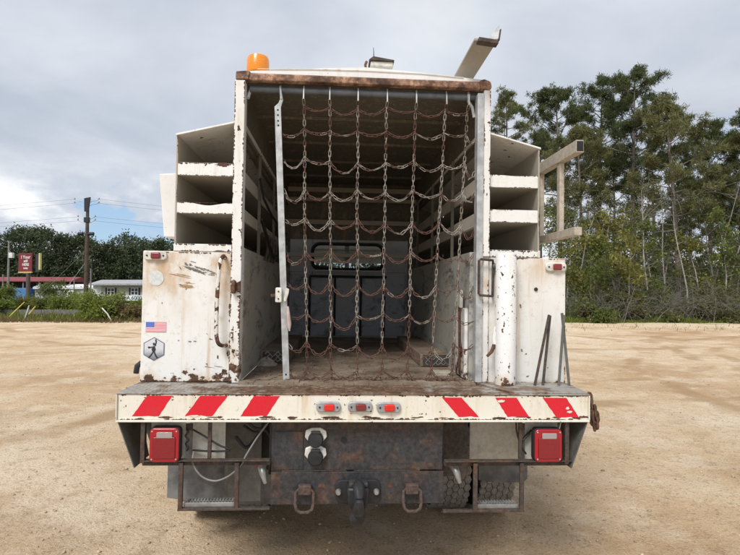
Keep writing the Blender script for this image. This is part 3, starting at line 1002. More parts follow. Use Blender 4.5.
def chain_into(m_, pts, pitch=0.0305, wire=0.0021, wd=0.0066, start=0, mi_fn=None, flat=0.0):
    """lay links along a polyline"""
    pts = [Vector(p) for p in pts]
    seg = [(pts[i + 1] - pts[i]).length for i in range(len(pts) - 1)]
    total = sum(seg)
    cnt = max(2, round(total / pitch))
    for k in range(cnt):
        s_ = (k + 0.5) / cnt * total
        i = 0
        while i < len(seg) - 1 and s_ > seg[i]:
            s_ -= seg[i]
            i += 1
        p = pts[i].lerp(pts[i + 1], s_ / seg[i])
        d, sd_, u_ = frame_of(pts[i + 1] - pts[i], (0, 1, 0))
        tw = ((k + start) % 2) * PI / 2 + flat + random.uniform(-0.5, 0.5)
        side = sd_ * math.cos(tw) + u_ * math.sin(tw)
        if mi_fn:
            m_.mi = mi_fn(p)
        m_.tube(link_path(p, d, side, pitch * 0.5 + wire * 2.0 + wd * 0.15, wd), wire, 5, closed=True)


# safety chain left hanging at the right bumper end
sc = MB()
chain_into(sc, [(1.236, 0.03, 1.15), (1.240, 0.02, 1.085), (1.250, 0.02, 1.06), (1.262, 0.02, 0.985)], 0.030, 0.0072, 0.0135)
chain_into(sc, [(1.258, 0.005, 1.09), (1.264, 0.0, 1.0)], 0.030, 0.0072, 0.0135, 1)
tag(sc.build('safety_chain', MT['rust'], truck, smooth=True, fix=False), 'rusty chain hanging off the right end of the bumper')

# ---- cargo floor, cabinets, inner walls
MB().box(-0.662, 0.662, 0.31, 3.12, 1.1668, 1.172).build('cargo_floor', MT['dust'], truck)
MB().box(-0.655, 0.655, 0.33, 3.1, 1.02, 1.158).build('subfloor', MT['darksteel'], truck)

cabl = MB().box(-1.218, -0.724, 0.30, 3.10, 1.168, 1.905).build('side_cabinet', MT['cab_l'], truck, 0.006)
tag(cabl, 'white cabinet left of the opening, scuffed, with flag and hexagon stickers')
cabr = MB().box(0.760, 1.226, 0.30, 3.10, 1.168, 1.905).build('side_cabinet', MT['cab_r'], truck, 0.006)
tag(cabr, 'cleaner white cabinet right of the opening behind the chipped tube')
for sx, xo, xi in ((-1, -1.05, -0.725), (1, 1.07, 0.762)):
    MB().box(min(xo, xi), max(xo, xi), 0.297, 0.325, 1.9055, 1.948).build('cabinet_flange', MT['post'], truck, 0.003)
    MB().box(min(xo, xi) + 0.002, max(xo, xi) - 0.002, 0.326, 3.1, 1.9055, 1.9482).build('bin_floor', MT['bin'], truck)
    MB().box(sx * 1.216 - 0.006, sx * 1.216 + 0.006, 0.35, 0.95, 0.86, 1.155).build('lower_skirt', MT['cab_r'], truck)
    # doors on the outer side of the cabinet
    for y0, y1 in ((0.36, 1.0), (1.03, 1.95), (1.98, 3.06)):
        d_ = MB().box(sx * 1.2265 - 0.006, sx * 1.2265 + 0.006, y0, y1, 1.20, 1.88).build('cabinet_door', MT['cab_r'], truck, 0.004)
        MB().lathe([(0.035, -0.004), (0.035, 0.004), (0.02, 0.010)], (sx * 1.236, y1 - 0.09, 1.54), 'X', 14).build('door_latch', MT['alu'], d_)
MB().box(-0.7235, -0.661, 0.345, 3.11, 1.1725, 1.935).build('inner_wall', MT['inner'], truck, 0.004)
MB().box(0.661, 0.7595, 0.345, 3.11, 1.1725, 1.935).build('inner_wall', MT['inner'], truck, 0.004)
# loose white plate with a latch against the right inner wall
wp = MB().box(0.640, 0.6605, 0.37, 0.60, 1.18, 1.60).build('inner_plate', MT['post'], truck, 0.003)
MB().tube([(0.635, 0.47, 1.66), (0.625, 0.46, 1.60), (0.63, 0.46, 1.50), (0.632, 0.455, 1.20)], 0.008, 6).build('latch_rod', MT['rust'], wp)
MB().prism(rrect(0.632, 1.655, 0.02, 0.11, 0.008, 0.42), (0, 0.09, 0)).build('latch_block', MT['plate'], wp, 0.004)

edge_rust([(-1.212, 1.170, -0.730, 1.170), (-0.730, 1.90, -1.21, 1.90), (-0.7245, 1.17, -0.7245, 1.9)], cabl, 0.2980, 1, 0.55, 0.014)
edge_rust([(0.775, 1.170, 1.220, 1.170), (1.220, 1.902, 0.77, 1.902), (1.2245, 1.17, 1.2245, 1.9)], cabr, 0.2980, 2, 0.42, 0.009)
edge_rust([(-1.20, 1.0305, 1.21, 1.0305), (1.21, 1.1565, -1.20, 1.1565)], bumper, -0.0009, 3, 0.62, 0.012)
# left cabinet: handle, stickers, scuffs
hd = MB().tube(smooth_pts([(-0.760, 0.297, 1.872), (-0.762, 0.255, 1.878), (-0.775, 0.240, 1.840), (-0.783, 0.238, 1.74), (-0.787, 0.238, 1.60), (-0.787, 0.238, 1.47), (-0.783, 0.238, 1.42), (-0.772, 0.245, 1.388), (-0.750, 0.262, 1.376), (-0.744, 0.297, 1.376)]), 0.0112, 9)
hd.build('grab_handle', painted('peeling_handle_paint', base=(0.70, 0.67, 0.62), stain=0.5, spots=1.0, edge=0, chips=2.15, chip_scale=26, low_rust=(1.36, 0.3)), truck, smooth=True)
YF = 0.2975
f = MB()
fx0, fx1, fz0, fz1 = -1.191, -1.079, 1.447, 1.503
for i in range(13):
    z0, z1 = fz0 + (fz1 - fz0) * i / 13, fz0 + (fz1 - fz0) * (i + 1) / 13
    cxm = fx0 + (fx1 - fx0) * 0.42
    f.mi = 0 if i % 2 == 0 else 1
    if i >= 6:
        f.add([(cxm, YF, z0), (fx1, YF, z0), (fx1, YF, z1), (cxm, YF, z1)], [(0, 1, 2, 3)])
        f.mi = 2
        f.add([(fx0, YF, z0), (cxm, YF, z0), (cxm, YF, z1), (fx0, YF, z1)], [(0, 1, 2, 3)])
    else:
        f.add([(fx0, YF, z0), (fx1, YF, z0), (fx1, YF, z1), (fx0, YF, z1)], [(0, 1, 2, 3)])
f.build('flag_sticker', [plain('flag_red', (0.62, 0.20, 0.22), 0.4, 0, 0.1, 30, 0), plain('flag_white', (0.72, 0.62, 0.64), 0.4, 0, 0.06, 30, 0), plain('flag_blue', (0.10, 0.16, 0.50), 0.4, 0, 0.1, 30, 0)], cabl, fix=False)
hxs = lambda r, y: [(-1.143 + r * math.sin(PI / 3 * k), y, 1.352 + r * math.cos(PI / 3 * k)) for k in range(6)]
hexs = sheet('hexagon_sticker', hxs(0.066, 0.2975), plain('sticker_border', (0.13, 0.14, 0.17), 0.4, 0, 0.1, 20, 0), cabl)
mh, nh, bh = material('sticker_mist', 0.4)
zz = nh.sep(nh.coord())[2]
nh.put(bh.inputs['Base Color'], nh.mix(nh.step(nh.math('ADD', zz, nh.math('MULTIPLY', nh.noise(40, 4, 0.6), 0.03)), 1.315, 1.375), (0.20, 0.22, 0.27), (0.62, 0.63, 0.66)))
sheet('sticker_print', hxs(0.061, 0.2967), mh, cabl)
fig = MB()
fy = 0.2958
for pts in ([(-1.151, 1.366), (-1.139, 1.370), (-1.132, 1.350), (-1.137, 1.334), (-1.150, 1.334), (-1.156, 1.350)],            # torso
            [(-1.148, 1.372), (-1.150, 1.384), (-1.143, 1.388), (-1.137, 1.382), (-1.139, 1.372)],                              # head
            [(-1.139, 1.370), (-1.133, 1.366), (-1.127, 1.392), (-1.131, 1.408), (-1.138, 1.404), (-1.135, 1.390)],            # raised arm
            [(-1.151, 1.366), (-1.156, 1.358), (-1.172, 1.354), (-1.178, 1.362), (-1.172, 1.366), (-1.162, 1.364)],            # other arm
            [(-1.150, 1.336), (-1.142, 1.336), (-1.152, 1.318), (-1.166, 1.302), (-1.176, 1.302), (-1.162, 1.318)],
            [(-1.145, 1.336), (-1.137, 1.336), (-1.128, 1.316), (-1.118, 1.302), (-1.128, 1.300), (-1.138, 1.316)]):
    fig.prism([(x, fy, z) for x, z in pts], (0, 0.0006, 0))
fig.build('sticker_figure', plain('sticker_ink', (0.03, 0.03, 0.035), 0.5, 0, 0.1, 20, 0), cabl)
sheet('worn_round_sticker', [(-1.142 + 0.043 * math.cos(a * PI / 12), 0.2978, 1.750 + 0.043 * math.sin(a * PI / 12)) for a in range(24)], plain('faded_sticker', (0.60, 0.61, 0.60), 0.6, 0, 0.12, 60, 0), cabl, 0.0006)
SC = plain('scuff', (0.17, 0.155, 0.14), 0.6, 0, 0.4, 60, 0)
BR = plain('brown_stain', (0.40, 0.25, 0.12), 0.6, 0, 0.3, 60, 0)
rdm = random.Random(21)
for (x, z, w, h, r, m_, cnt) in ((-0.905, 1.800, 0.15, 0.022, -0.35, SC, 5), (-0.845, 1.782, 0.09, 0.012, -0.15, SC, 3), (-0.955, 1.822, 0.05, 0.026, -0.6, SC, 2), (-0.985, 1.765, 0.14, 0.010, -0.2, BR, 4), (-1.02, 1.72, 0.06, 0.014, -0.3, SC, 2), (-0.96, 1.715, 0.12, 0.022, -0.1, BR, 4),
                           (-1.01, 1.81, 0.03, 0.008, -1.0, SC, 1), (-0.94, 1.845, 0.05, 0.008, -0.2, SC, 1), (-0.975, 1.69, 0.015, 0.008, 0.4, SC, 1), (-0.93, 1.405, 0.035, 0.014, -0.1, SC, 2), (-0.83, 1.41, 0.03, 0.010, -0.2, SC, 1),
                           (-1.105, 1.61, 0.012, 0.014, 0, SC, 1), (-1.01, 1.40, 0.012, 0.012, 0, SC, 1), (-0.80, 1.255, 0.11, 0.006, -0.1, SC, 2), (-0.85, 1.27, 0.02, 0.012, 0, SC, 1)):
    for k in range(cnt):
        j = cnt > 1
        px_, pz_ = x + (rdm.uniform(-0.5, 0.5) * w if j else 0), z + (rdm.uniform(-0.8, 0.8) * h if j else 0)
        sheet('scuff', ragged(px_, pz_, w * (0.7 if j else 1), h * (0.7 if j else 1), rdm.randint(0, 9999), 0.2984 - 0.0002 * k, 26, 0.75, r), m_, cabl, 0.0003)
for (x, z, w, h) in ((-0.93, 1.205, 0.06, 0.03), (-0.97, 1.222, 0.04, 0.03), (-0.87, 1.195, 0.04, 0.018), (-0.785, 1.20, 0.09, 0.045), (-0.75, 1.225, 0.04, 0.05), (-0.80, 1.19, 0.05, 0.02), (-0.74, 1.19, 0.03, 0.02), (-1.08, 1.19, 0.02, 0.01), (-1.0, 1.188, 0.03, 0.01), (-0.92, 1.24, 0.015, 0.012), (-0.735, 1.33, 0.015, 0.05), (-0.79, 1.31, 0.012, 0.03)):
    sheet('rust_patch', ragged(x, z, w, h, rdm.randint(0, 9999), 0.2983, 24, 0.6), MT['rust'], cabl, 0.0004)

# right cabinet: chipped tube, loop, catch, welded stakes
tube_ = MB().lathe([(0.0575, 1.1763), (0.0575, 1.915), (0.054, 1.922), (0.0535, 1.70)], (0.842, 0.225, 0), 'Z', 40).build('storage_tube', MT['tubewhite'], truck, smooth=True)
tag(tube_, 'upright white tube covered in rust chips')
for z in (1.26, 1.80):
    MB().box(0.825, 0.86, 0.28, 0.30, z, z + 0.05).build('tube_bracket', MT['post'], tube_, 0.003)
lp = [(0.690, 0.245, 1.880), (0.690, 0.245, 1.690), (0.700, 0.245, 1.680), (0.775, 0.262, 1.676), (0.782, 0.285, 1.676), (0.784, 0.285, 1.868), (0.776, 0.262, 1.884), (0.700, 0.245, 1.888)]
MB().tube(lp, 0.0075, 7, closed=True).build('latch_loop', MT['brownsteel'], truck, smooth=True)
MB().box(0.7205, 0.7595, 0.288, 0.34, 1.1765, 1.905).build('post_filler', MT['cab_l'], truck, 0.002)
MB().lathe([(0.016, 0.0), (0.016, -0.035), (0.008, -0.045)], (0.795, 0.297, 1.853), 'Y', 12).build('knob', MT['alu'], truck, smooth=True)
MB().lathe([(0.011, 0.0), (0.011, -0.006), (0.004, -0.009)], (1.045, 0.2985, 1.72), 'Y', 12).build('lock', MT['darksteel'], cabr, smooth=True)
ct = MB().tube([(0.790, 0.24, 1.50), (0.778, 0.235, 1.44), (0.782, 0.235, 1.40)], [0.012, 0.010, 0.012], 8).build('door_catch', MT['post'], truck, smooth=True)
MB().tube([(0.782, 0.235, 1.40), (0.762, 0.225, 1.36), (0.735, 0.22, 1.335)], [0.012, 0.010, 0.008], 8).build('catch_arm', MT['rust'], ct, smooth=True)
MB().lathe([(0.018, 0.0), (0.018, -0.025), (0.008, -0.03)], (0.908, 0.297, 1.385), 'Y', 10).build('hinge_pin', MT['galv'], truck, smooth=True)
for p, q in (((1.001, 0.19, 1.176), (1.090, 0.21, 1.575)), ((1.052, 0.20, 1.176), (1.104, 0.23, 1.57)), ((1.140, 0.19, 1.176), (1.180, 0.215, 1.575)), ((1.205, 0.20, 1.176), (1.176, 0.235, 1.585))):
    MB().bar(p, q, 0.015, 0.006, (0.2, 1, 0)).build('stake', MT['skirt'] if p[0] > 1.1 else MT['brownsteel'], truck, 0.001)
for k, (x, z, w, h) in enumerate(((0.965, 1.36, 0.012, 0.03), (0.99, 1.34, 0.02, 0.012), (0.955, 1.62, 0.02, 0.03), (1.0, 1.21, 0.03, 0.012), (0.93, 1.55, 0.008, 0.02), (1.12, 1.26, 0.01, 0.01), (1.19, 1.195, 0.03, 0.012), (0.735, 1.35, 0.012, 0.09))):
    sheet('scuff', ragged(x, z, w, h, 300 + k, 0.2984, 20, 0.7, 0.4), SC, cabr, 0.0003)

# ---- rear posts, header, rod, roof
pl = MB().box(-0.722, -0.664, 0.272, 0.343, 1.168, 2.886).build('rear_post', MT['post'], truck, 0.004)
pr = MB().box(0.7205, 0.760, 0.275, 0.343, 1.9055, 2.884).build('rear_post', MT['post'], truck, 0.004)
MB().box(0.681, 0.7202, 0.270, 0.335, 1.1765, 2.862).build('galvanised_jamb', MT['galv'], truck, 0.003)
h_ = MB().prism(rrect(-0.700, 1.707, 0.022, 0.075, 0.008, 0.232), (0, 0.04, 0)).build('post_hinge', MT['rust'], truck, 0.006, smooth=True)
MB().box(-0.713, -0.664, 0.255, 0.272, 1.685, 1.73).build('hinge_leaf', MT['rust'], h_)
edge_rust([(-0.664, 1.19, -0.664, 2.88), (-0.721, 2.88, -0.721, 1.19)], pl, 0.2712, 4, 0.58, 0.012)
edge_rust([(-0.664, 1.19, -0.664, 1.75)], pl, 0.2708, 14, 0.85, 0.026)
edge_rust([(-0.7, 1.17, -0.7, 1.75)], pl, 0.2710, 24, 0.45, 0.02)
edge_rust([(0.7595, 1.92, 0.7595, 2.88), (0.7215, 2.88, 0.7215, 1.92)], pr, 0.2742, 5, 0.5, 0.010)
edge_rust([(0.7605, 1.18, 0.7605, 1.90), (0.7215, 1.90, 0.7215, 1.18)], truck, 0.2872, 6, 0.5, 0.010)
hdr = MB().prism([(-0.652, 0.278, 2.893), (-0.652, 0.278, 2.928), (-0.652, 0.29, 2.936), (-0.652, 0.318, 2.936), (-0.652, 0.318, 2.889), (-0.652, 0.29, 2.889)], (1.35, 0, 0)).build('header_bar', MT['rustbar'], truck, 0.004)
MB().prism([(-0.718, 0.270, 2.888), (-0.718, 0.270, 2.936), (-0.664, 0.270, 2.942), (-0.636, 0.270, 2.940), (-0.650, 0.270, 2.889)], (0, 0.06, 0)).build('header_end', MT['rustbar'], hdr, 0.006)
MB().prism([(0.700, 0.262, 2.888), (0.690, 0.262, 2.938), (0.720, 0.262, 2.946), (0.760, 0.262, 2.930), (0.764, 0.262, 2.888)], (0, 0.07, 0)).build('header_end', MT['rustbar'], hdr, 0.012)
MB().tube([(-0.645, 0.335, 2.858), (0.681, 0.335, 2.858)], 0.0215, 16).build('net_rod', MT['rod'], truck, smooth=True)
MB().tube([(-0.655, 0.32, 2.80), (-0.650, 0.335, 2.835), (-0.638, 0.34, 2.872), (-0.625, 0.335, 2.87)], 0.010, 8).build('rod_hook', MT['galv'], truck, smooth=True)
MB().tube([(0.640, 0.335, 2.885), (0.636, 0.31, 2.86), (0.640, 0.33, 2.832), (0.665, 0.34, 2.80), (0.678, 0.34, 2.74)], 0.010, 8).build('rod_hook', MT['galv'], truck, smooth=True)

rf = MB()
NX = 14
prev = None
for i in range(NX + 1):
    x = -0.718 + (0.762 + 0.718) * i / NX
    z = 2.946 + 0.054 * (1 - abs((x - 0.04) / 0.76) ** 1.15)
    cur = [(x, 0.30, 2.9375), (x, 0.30, z), (x, 3.18, z), (x, 3.18, 2.9375)]
    if prev:
        b0 = len(rf.v)
        rf.add(prev + cur, [(0, 1, 5, 4), (1, 2, 6, 5), (2, 3, 7, 6), (3, 0, 4, 7)])
    if i in (0, NX):
        rf.add(cur, [(0, 1, 2, 3)])
    prev = cur
rf.build('roof', MT['roofwhite'], truck)
MB().tube([(-0.60, 0.296, 2.963), (-0.3, 0.296, 2.974), (0.02, 0.296, 2.978), (0.35, 0.296, 2.974), (0.60, 0.296, 2.960)], 0.0022, 6).build('roof_seam', MT['post'], truck)
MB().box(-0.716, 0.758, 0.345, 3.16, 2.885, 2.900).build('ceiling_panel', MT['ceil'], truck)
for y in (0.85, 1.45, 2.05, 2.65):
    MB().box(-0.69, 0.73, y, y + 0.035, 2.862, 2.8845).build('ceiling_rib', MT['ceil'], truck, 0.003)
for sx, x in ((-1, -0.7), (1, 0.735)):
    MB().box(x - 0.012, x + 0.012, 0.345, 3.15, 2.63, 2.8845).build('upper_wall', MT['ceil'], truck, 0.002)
# beacon, roof clearance lamp with whip, folding bracket
bc = MB().lathe([(0.064, 0.0), (0.068, 0.012), (0.0665, 0.085), (0.060, 0.104), (0.045, 0.110), (0.0, 0.111)], (-0.622, 0.45, 2.992), 'Z', 36).build('beacon_lamp', MT['amber'], truck, smooth=True)
MB().lathe([(0.072, 0.0), (0.072, 0.040), (0.062, 0.046)], (-0.622, 0.45, 2.950), 'Z', 28).build('beacon_base', MT['darksteel'], bc, smooth=True)
rl = MB().box(0.055, 0.190, 0.36, 0.46, 3.035, 3.066).build('roof_lamp', MT['paleh'], truck, 0.006)
MB().prism([(0.045, 0.35, 3.070), (0.070, 0.35, 3.090), (0.195, 0.35, 3.072), (0.195, 0.35, 3.064)], (0, 0.12, 0)).build('lamp_cover', MT['brownsteel'], rl)
MB().tube([(0.078, 0.40, 3.03), (0.076, 0.40, 3.10), (0.073, 0.40, 3.165)], [0.005, 0.003, 0.0015], 6).build('whip', MT['darksteel'], rl)
MB().tube([(0.030, 0.35, 3.055), (0.022, 0.34, 3.03), (0.030, 0.335, 2.99), (0.024, 0.335, 2.965)], 0.008, 6).build('lamp_wire', MT['rust'], rl)
rb = MB().prism([(0.571, 0.47, 3.008), (0.691, 0.47, 3.008), (0.728, 0.08, 3.066), (0.608, 0.08, 3.078)], (0, 0, 0.014)).build('roof_bracket', MT['bin'], truck, 0.002)
MB().bar((0.625, 0.078, 3.075), (0.735, 0.078, 3.063), 0.05, 0.022).build('bracket_lip', MT['brownsteel'], rb, 0.002)
MB().prism([(0.680, 0.10, 3.085), (0.738, 0.06, 3.085), (0.742, 0.06, 3.165)], (0.0, 0.006, 0)).build('bracket_fin', MT['galv'], rb)
MB().bar((0.736, 0.062, 3.07), (0.744, 0.062, 3.13), 0.006, 0.03).build('bracket_stop', MT['brownsteel'], rb)

# ---- open bins on both sides
def lip_prism(x0, x1, z0, z1, y, seed, sag):
    rd = random.Random(seed)
    top = []
    n = 14
    for i in range(n + 1):
        t = i / n
        dip = sag * math.exp(-((t - 0.45) / 0.25) ** 2)
        top.append((x1 + (x0 - x1) * t, y, z1 - dip))
    return [(x0, y, z0), (x1, y, z0)] + top


for sx, xo, xi, ztop_o, ztop_i, lips in ((-1, -1.038, -0.724, 2.562, 2.645, ((2.338, 2.412, 0.0), (2.122, 2.186, 0.018))), (1, 1.056, 0.762, 2.548, 2.632, ((2.318, 2.392, 0.006), (2.112, 2.186, 0.0)))):
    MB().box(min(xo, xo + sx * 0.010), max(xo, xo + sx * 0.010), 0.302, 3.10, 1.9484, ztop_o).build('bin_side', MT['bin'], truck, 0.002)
    MB().prism([(xo + sx * 0.014, 0.295, ztop_o + 0.001), (xi - sx * 0.05, 0.295, ztop_i + 0.012), (xi - sx * 0.05, 0.295, ztop_i + 0.022), (xo + sx * 0.014, 0.295, ztop_o + 0.012)], (0, 2.82, 0)).build('bin_roof', MT['lip'], truck, 0.002)
    for k, (z0, z1, sag) in enumerate(lips):
        a, b_ = (xo, xi) if sx < 0 else (xi, xo)
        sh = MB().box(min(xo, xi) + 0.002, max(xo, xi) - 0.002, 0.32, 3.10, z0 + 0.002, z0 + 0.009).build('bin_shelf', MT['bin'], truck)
        MB().prism(lip_prism(a + 0.001, b_ - 0.001, z0, z1, 0.300, k + 3 * sx, sag), (0, 0.012, 0)).build('shelf_lip', MT['lip'], sh, 0.0015)
        xin = sx * 0.690 + (0.015 if sx > 0 else 0)
        MB().box(xin - 0.006, xin + 0.006, 0.36, 3.10, z0 - 0.02, z1 - 0.012).build('inner_lip', MT['beam'], sh, 0.002)
    edge_rust([(xa, za, xb, zb) for (z0, z1, sag) in lips for (xa, za, xb, zb) in ((min(xo, xi), z0, max(xo, xi), z0), (max(xo, xi), z1 - 0.001, min(xo, xi), z1 - 0.001))], truck, 0.2993, 40 + sx, 0.6, 0.010)
    edge_rust([(min(xo, xi), 1.907, max(xo, xi), 1.907), (max(xo, xi), 1.947, min(xo, xi), 1.947)], truck, 0.2962, 50 + sx, 0.72, 0.016)
    edge_rust([(xo + (0.009 if sx > 0 else 0.0), 1.95, xo + (0.009 if sx > 0 else 0.0), ztop_o)], truck, 0.3014, 55 + sx, 0.55, 0.007)
    for y in (0.95, 1.75, 2.6):
        xin = sx * 0.676 + (0.012 if sx > 0 else 0)
        MB().box(xin - 0.010, xin + 0.010, y, y + 0.022, 1.936, 2.63).build('bin_upright', MT['ceil'], truck, 0.002)
sheet('rust_patch', ragged(-0.785, 2.404, 0.10, 0.03, 77, 0.2993, 24, 0.5), MT['rust'], truck, 0.0004)
# rusty brackets and a hose on the left inner rail
for y in (1.0, 1.16, 1.32, 1.48):
    MB().tube([(-0.665, y, 2.09), (-0.63, y, 2.085), (-0.615, y, 2.05), (-0.62, y, 1.95), (-0.64, y, 1.90)], 0.011, 6).build('rail_hook', MT['brownsteel'], truck, smooth=True)
MB().tube([(-0.66, 0.86, 2.45), (-0.64, 0.92, 2.32), (-0.60, 1.08, 2.22), (-0.58, 1.3, 2.19), (-0.60, 1.5, 2.22)], 0.009, 7).build('hose', MT['cableblk'], truck, smooth=True)
MB().tube([(-0.62, 0.7, 2.15), (-0.60, 0.9, 2.02), (-0.60, 1.2, 1.93), (-0.62, 1.6, 1.97)], 0.011, 7).build('hose', MT['cableblk'], truck, smooth=True)

for sx in (-1, 1):
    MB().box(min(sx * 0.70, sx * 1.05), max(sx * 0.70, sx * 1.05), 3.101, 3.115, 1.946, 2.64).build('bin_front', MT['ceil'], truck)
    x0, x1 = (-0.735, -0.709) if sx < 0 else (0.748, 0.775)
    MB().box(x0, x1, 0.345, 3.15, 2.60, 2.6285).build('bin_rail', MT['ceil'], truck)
# side rack frame on the right, cabinet box on the left flank
rk = MB()
rk.box(1.178, 1.222, 0.07, 2.7, 2.475, 2.545)
rack = rk.build('side_rack', MT['tan'], truck, 0.003)
MB().box(1.1815, 1.2185, 0.069, 0.075, 2.482, 2.538).build('tube_end', MT['black'], rack)  # black plate paints the shade inside the open cut end
lo_ = MB().box(1.178, 1.222, 0.085, 2.7, 2.020, 2.066).build('side_rack_rail', MT['tan'], rack, 0.003)
for y in (0.30, 0.60, 1.5, 2.4):
    MB().box(1.186, 1.214, y, y + 0.04, 2.066, 2.475).build('upright', MT['tan'], rack, 0.002)
for y in (0.62, 1.52, 2.42):
    for z in (2.035, 2.505):
        MB().box(1.066, 1.1775, y, y + 0.03, z - 0.015, z + 0.015).build('standoff', MT['brownsteel'], rack)
MB().prism([(-1.215, 0.52, 2.388), (-1.049, 0.52, 2.400), (-1.049, 0.52, 2.005), (-1.178, 0.52, 2.005)], (0, 1.3, 0)).build('flank_box', MT['roofwhite'], truck, 0.005)
MB().tube([(-1.25, 0.33, 1.21), (-1.245, 0.33, 1.25), (-1.22, 0.33, 1.27)], 0.016, 8).build('side_hook', MT['darksteel'], truck, smooth=True)

# ---- inside: wheel boxes, bulkhead, cab
for x0, x1, y0 in ((-0.660, -0.455, 1.02), (0.46, 0.660, 0.90)):
    wb = MB().box(x0, x1, y0, 2.35, 1.1725, 1.262).build('wheel_box', MT['dust'], truck, 0.008)
    pt = MB()
    pt.box(x0 + 0.02, x1 - 0.005, y0 - 0.004, y0 - 0.0005, 1.178, 1.258)
    po = pt.build('tread_plate', MT['brownsteel'], wb)
    g = MB()
    rd = random.Random(int(x0 * 100))
    for i in range(9):
        for j in range(4):
            if rd.random() < 0.35: continue
            x, z = x0 + 0.045 + i * 0.018, 1.195 + j * 0.018
            s_ = 1 if (i + j) % 2 else -1
            g.bar((x - 0.008, y0 - 0.006, z - 0.008 * s_), (x + 0.008, y0 - 0.006, z + 0.008 * s_), 0.005, 0.005, (0, 1, 0))
    tag(g.build('plate_lugs', MT['alu'], wb), kind='stuff')
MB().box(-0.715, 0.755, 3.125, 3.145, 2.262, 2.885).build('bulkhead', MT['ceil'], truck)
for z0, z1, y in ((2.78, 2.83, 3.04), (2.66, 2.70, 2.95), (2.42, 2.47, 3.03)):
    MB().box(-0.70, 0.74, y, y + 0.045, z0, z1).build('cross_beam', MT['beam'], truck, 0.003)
MB().box(-0.66, 0.70, 2.78, 2.83, 2.045, 2.085).build('cross_beam', MT['beam'], truck, 0.003)
cabm = MB()
wx0, wx1, wz0, wz1 = -0.42, 0.39, 1.925, 2.225
cabm.box(-0.98, wx0, 3.22, 3.26, 1.0, 2.29)
cabm.box(wx1, 0.98, 3.22, 3.26, 1.0, 2.29)
cabm.box(wx0, wx1, 3.22, 3.26, 1.0, wz0)
cabm.box(wx0, wx1, 3.22, 3.26, wz1, 2.29)
cabm.box(-0.98, 0.98, 3.2602, 4.5, 2.25, 2.29)
for sx in (-1, 1):
    cabm.box(sx * 0.96 - 0.02, sx * 0.96 + 0.02, 3.2602, 5.0, 0.85, 1.65)
    cabm.bar((sx * 0.93, 4.48, 2.26), (sx * 0.93, 5.0, 1.66), 0.05, 0.08)
    cabm.box(sx * 0.96 - 0.02, sx * 0.96 + 0.02, 3.2602, 3.6, 1.65, 2.25)
cabm.box(-0.92, 0.92, 4.44, 4.4998, 2.07, 2.2495)
cabm.box(-0.90, 0.90, 4.9, 5.0, 0.85, 1.66)
cabm.box(-0.85, 0.85, 5.0002, 6.1, 0.8, 1.52)
cab = cabm.build('cab', MT['cabpaint'], truck, 0.02)
gk = rrect((wx0 + wx1) / 2, (wz0 + wz1) / 2, wx1 - wx0 - 0.01, wz1 - wz0 - 0.01, 0.09, 3.20, 8)
MB().tube(gk, 0.020, 8, closed=True).build('window_gasket', MT['black'], cab, smooth=True)
gl = MB().prism(rrect((wx0 + wx1) / 2, (wz0 + wz1) / 2, wx1 - wx0 - 0.012, wz1 - wz0 - 0.012, 0.09, 3.222, 8), (0, 0.004, 0)).build('window_pane', MT['glass'], cab)
# corners behind the round gasket
cr = MB()
for cx_, sxx in ((wx0, 1), (wx1, -1)):
    for cz_, szz in ((wz0, 1), (wz1, -1)):
        cr.prism([(cx_, 3.225, cz_), (cx_ + sxx * 0.075, 3.225, cz_), (cx_ + sxx * 0.03, 3.225, cz_ + szz * 0.03), (cx_, 3.225, cz_ + szz * 0.075)], (0, 0.02, 0))
cr.build('window_corner', MT['cabpaint'], cab)
MB().box(-0.05, -0.0, 3.26, 3.28, wz0, wz1).build('mirror_stem', MT['lamphousing'], cab)
for x in (-0.45, 0.45):
    MB().prism(rrect(x, 1.65, 0.5, 0.68, 0.08, 3.5), (0, 0.12, 0)).build('seat_back', MT['darksteel'], cab, 0.03)
for x0, x1 in ((-0.66, -0.425), (-0.42, -0.165), (-0.145, 0.125), (0.145, 0.385), (0.405, 0.63)):
    MB().box(x0, x1, 3.10, 3.12, 1.19, 1.83 if -0.5 < x0 < 0.3 else 1.90).build('headboard_panel', MT['panelblue'], truck, 0.006)
MB().box(-0.44, 0.42, 3.08, 3.095, 1.835, 1.862).build('headboard_rail', MT['black'], truck, 0.002)
for x in (-0.435, -0.155, 0.135, 0.395):
    MB().box(x - 0.010, x + 0.010, 3.08, 3.095, 1.19, 1.8345).build('headboard_slat', MT['black'], truck, 0.002)
MB().box(-0.66, 0.64, 3.10, 3.118, 1.905, 1.92).build('headboard_trim', MT['cabpaint'], truck)
for x0, x1 in ((-0.98, -0.66), (0.66, 0.98)):
    MB().box(x0, x1, 3.126, 3.142, 1.20, 2.299).build('headboard_side', MT['ceil'], truck)

# ---- chain net hung across the opening (a thing of its own, hooked over the rod)
net = empty('chain_net', (0, 0, 0), T_ROT)
tag(net, 'net of hanging chain links with rusty swags across the cargo opening', 'chain net')
XT = [-0.334, -0.183, -0.018, 0.153, 0.325, 0.504, 0.637]
XB = [-0.288, -0.150, 0.001, 0.146, 0.293, 0.434, 0.560]
ZT, ZB, YN = 2.815, 1.185, 0.335
rows = [2.765, 2.63, 2.455, 2.28, 2.10, 1.915, 1.735, 1.555, 1.380, 1.235]
rdc = random.Random(12)
wob = [[rdc.uniform(-0.006, 0.006) for _ in rows] for _ in XT]


def vx(i, z):
    t = (ZT - z) / (ZT - ZB)
    return XT[i] + (XB[i] - XT[i]) * t


def chain_z(i):
    return [(vx(i, z) + wob[i][k] * 0.6, YN + wob[i][k], z) for k, z in enumerate(rows)]


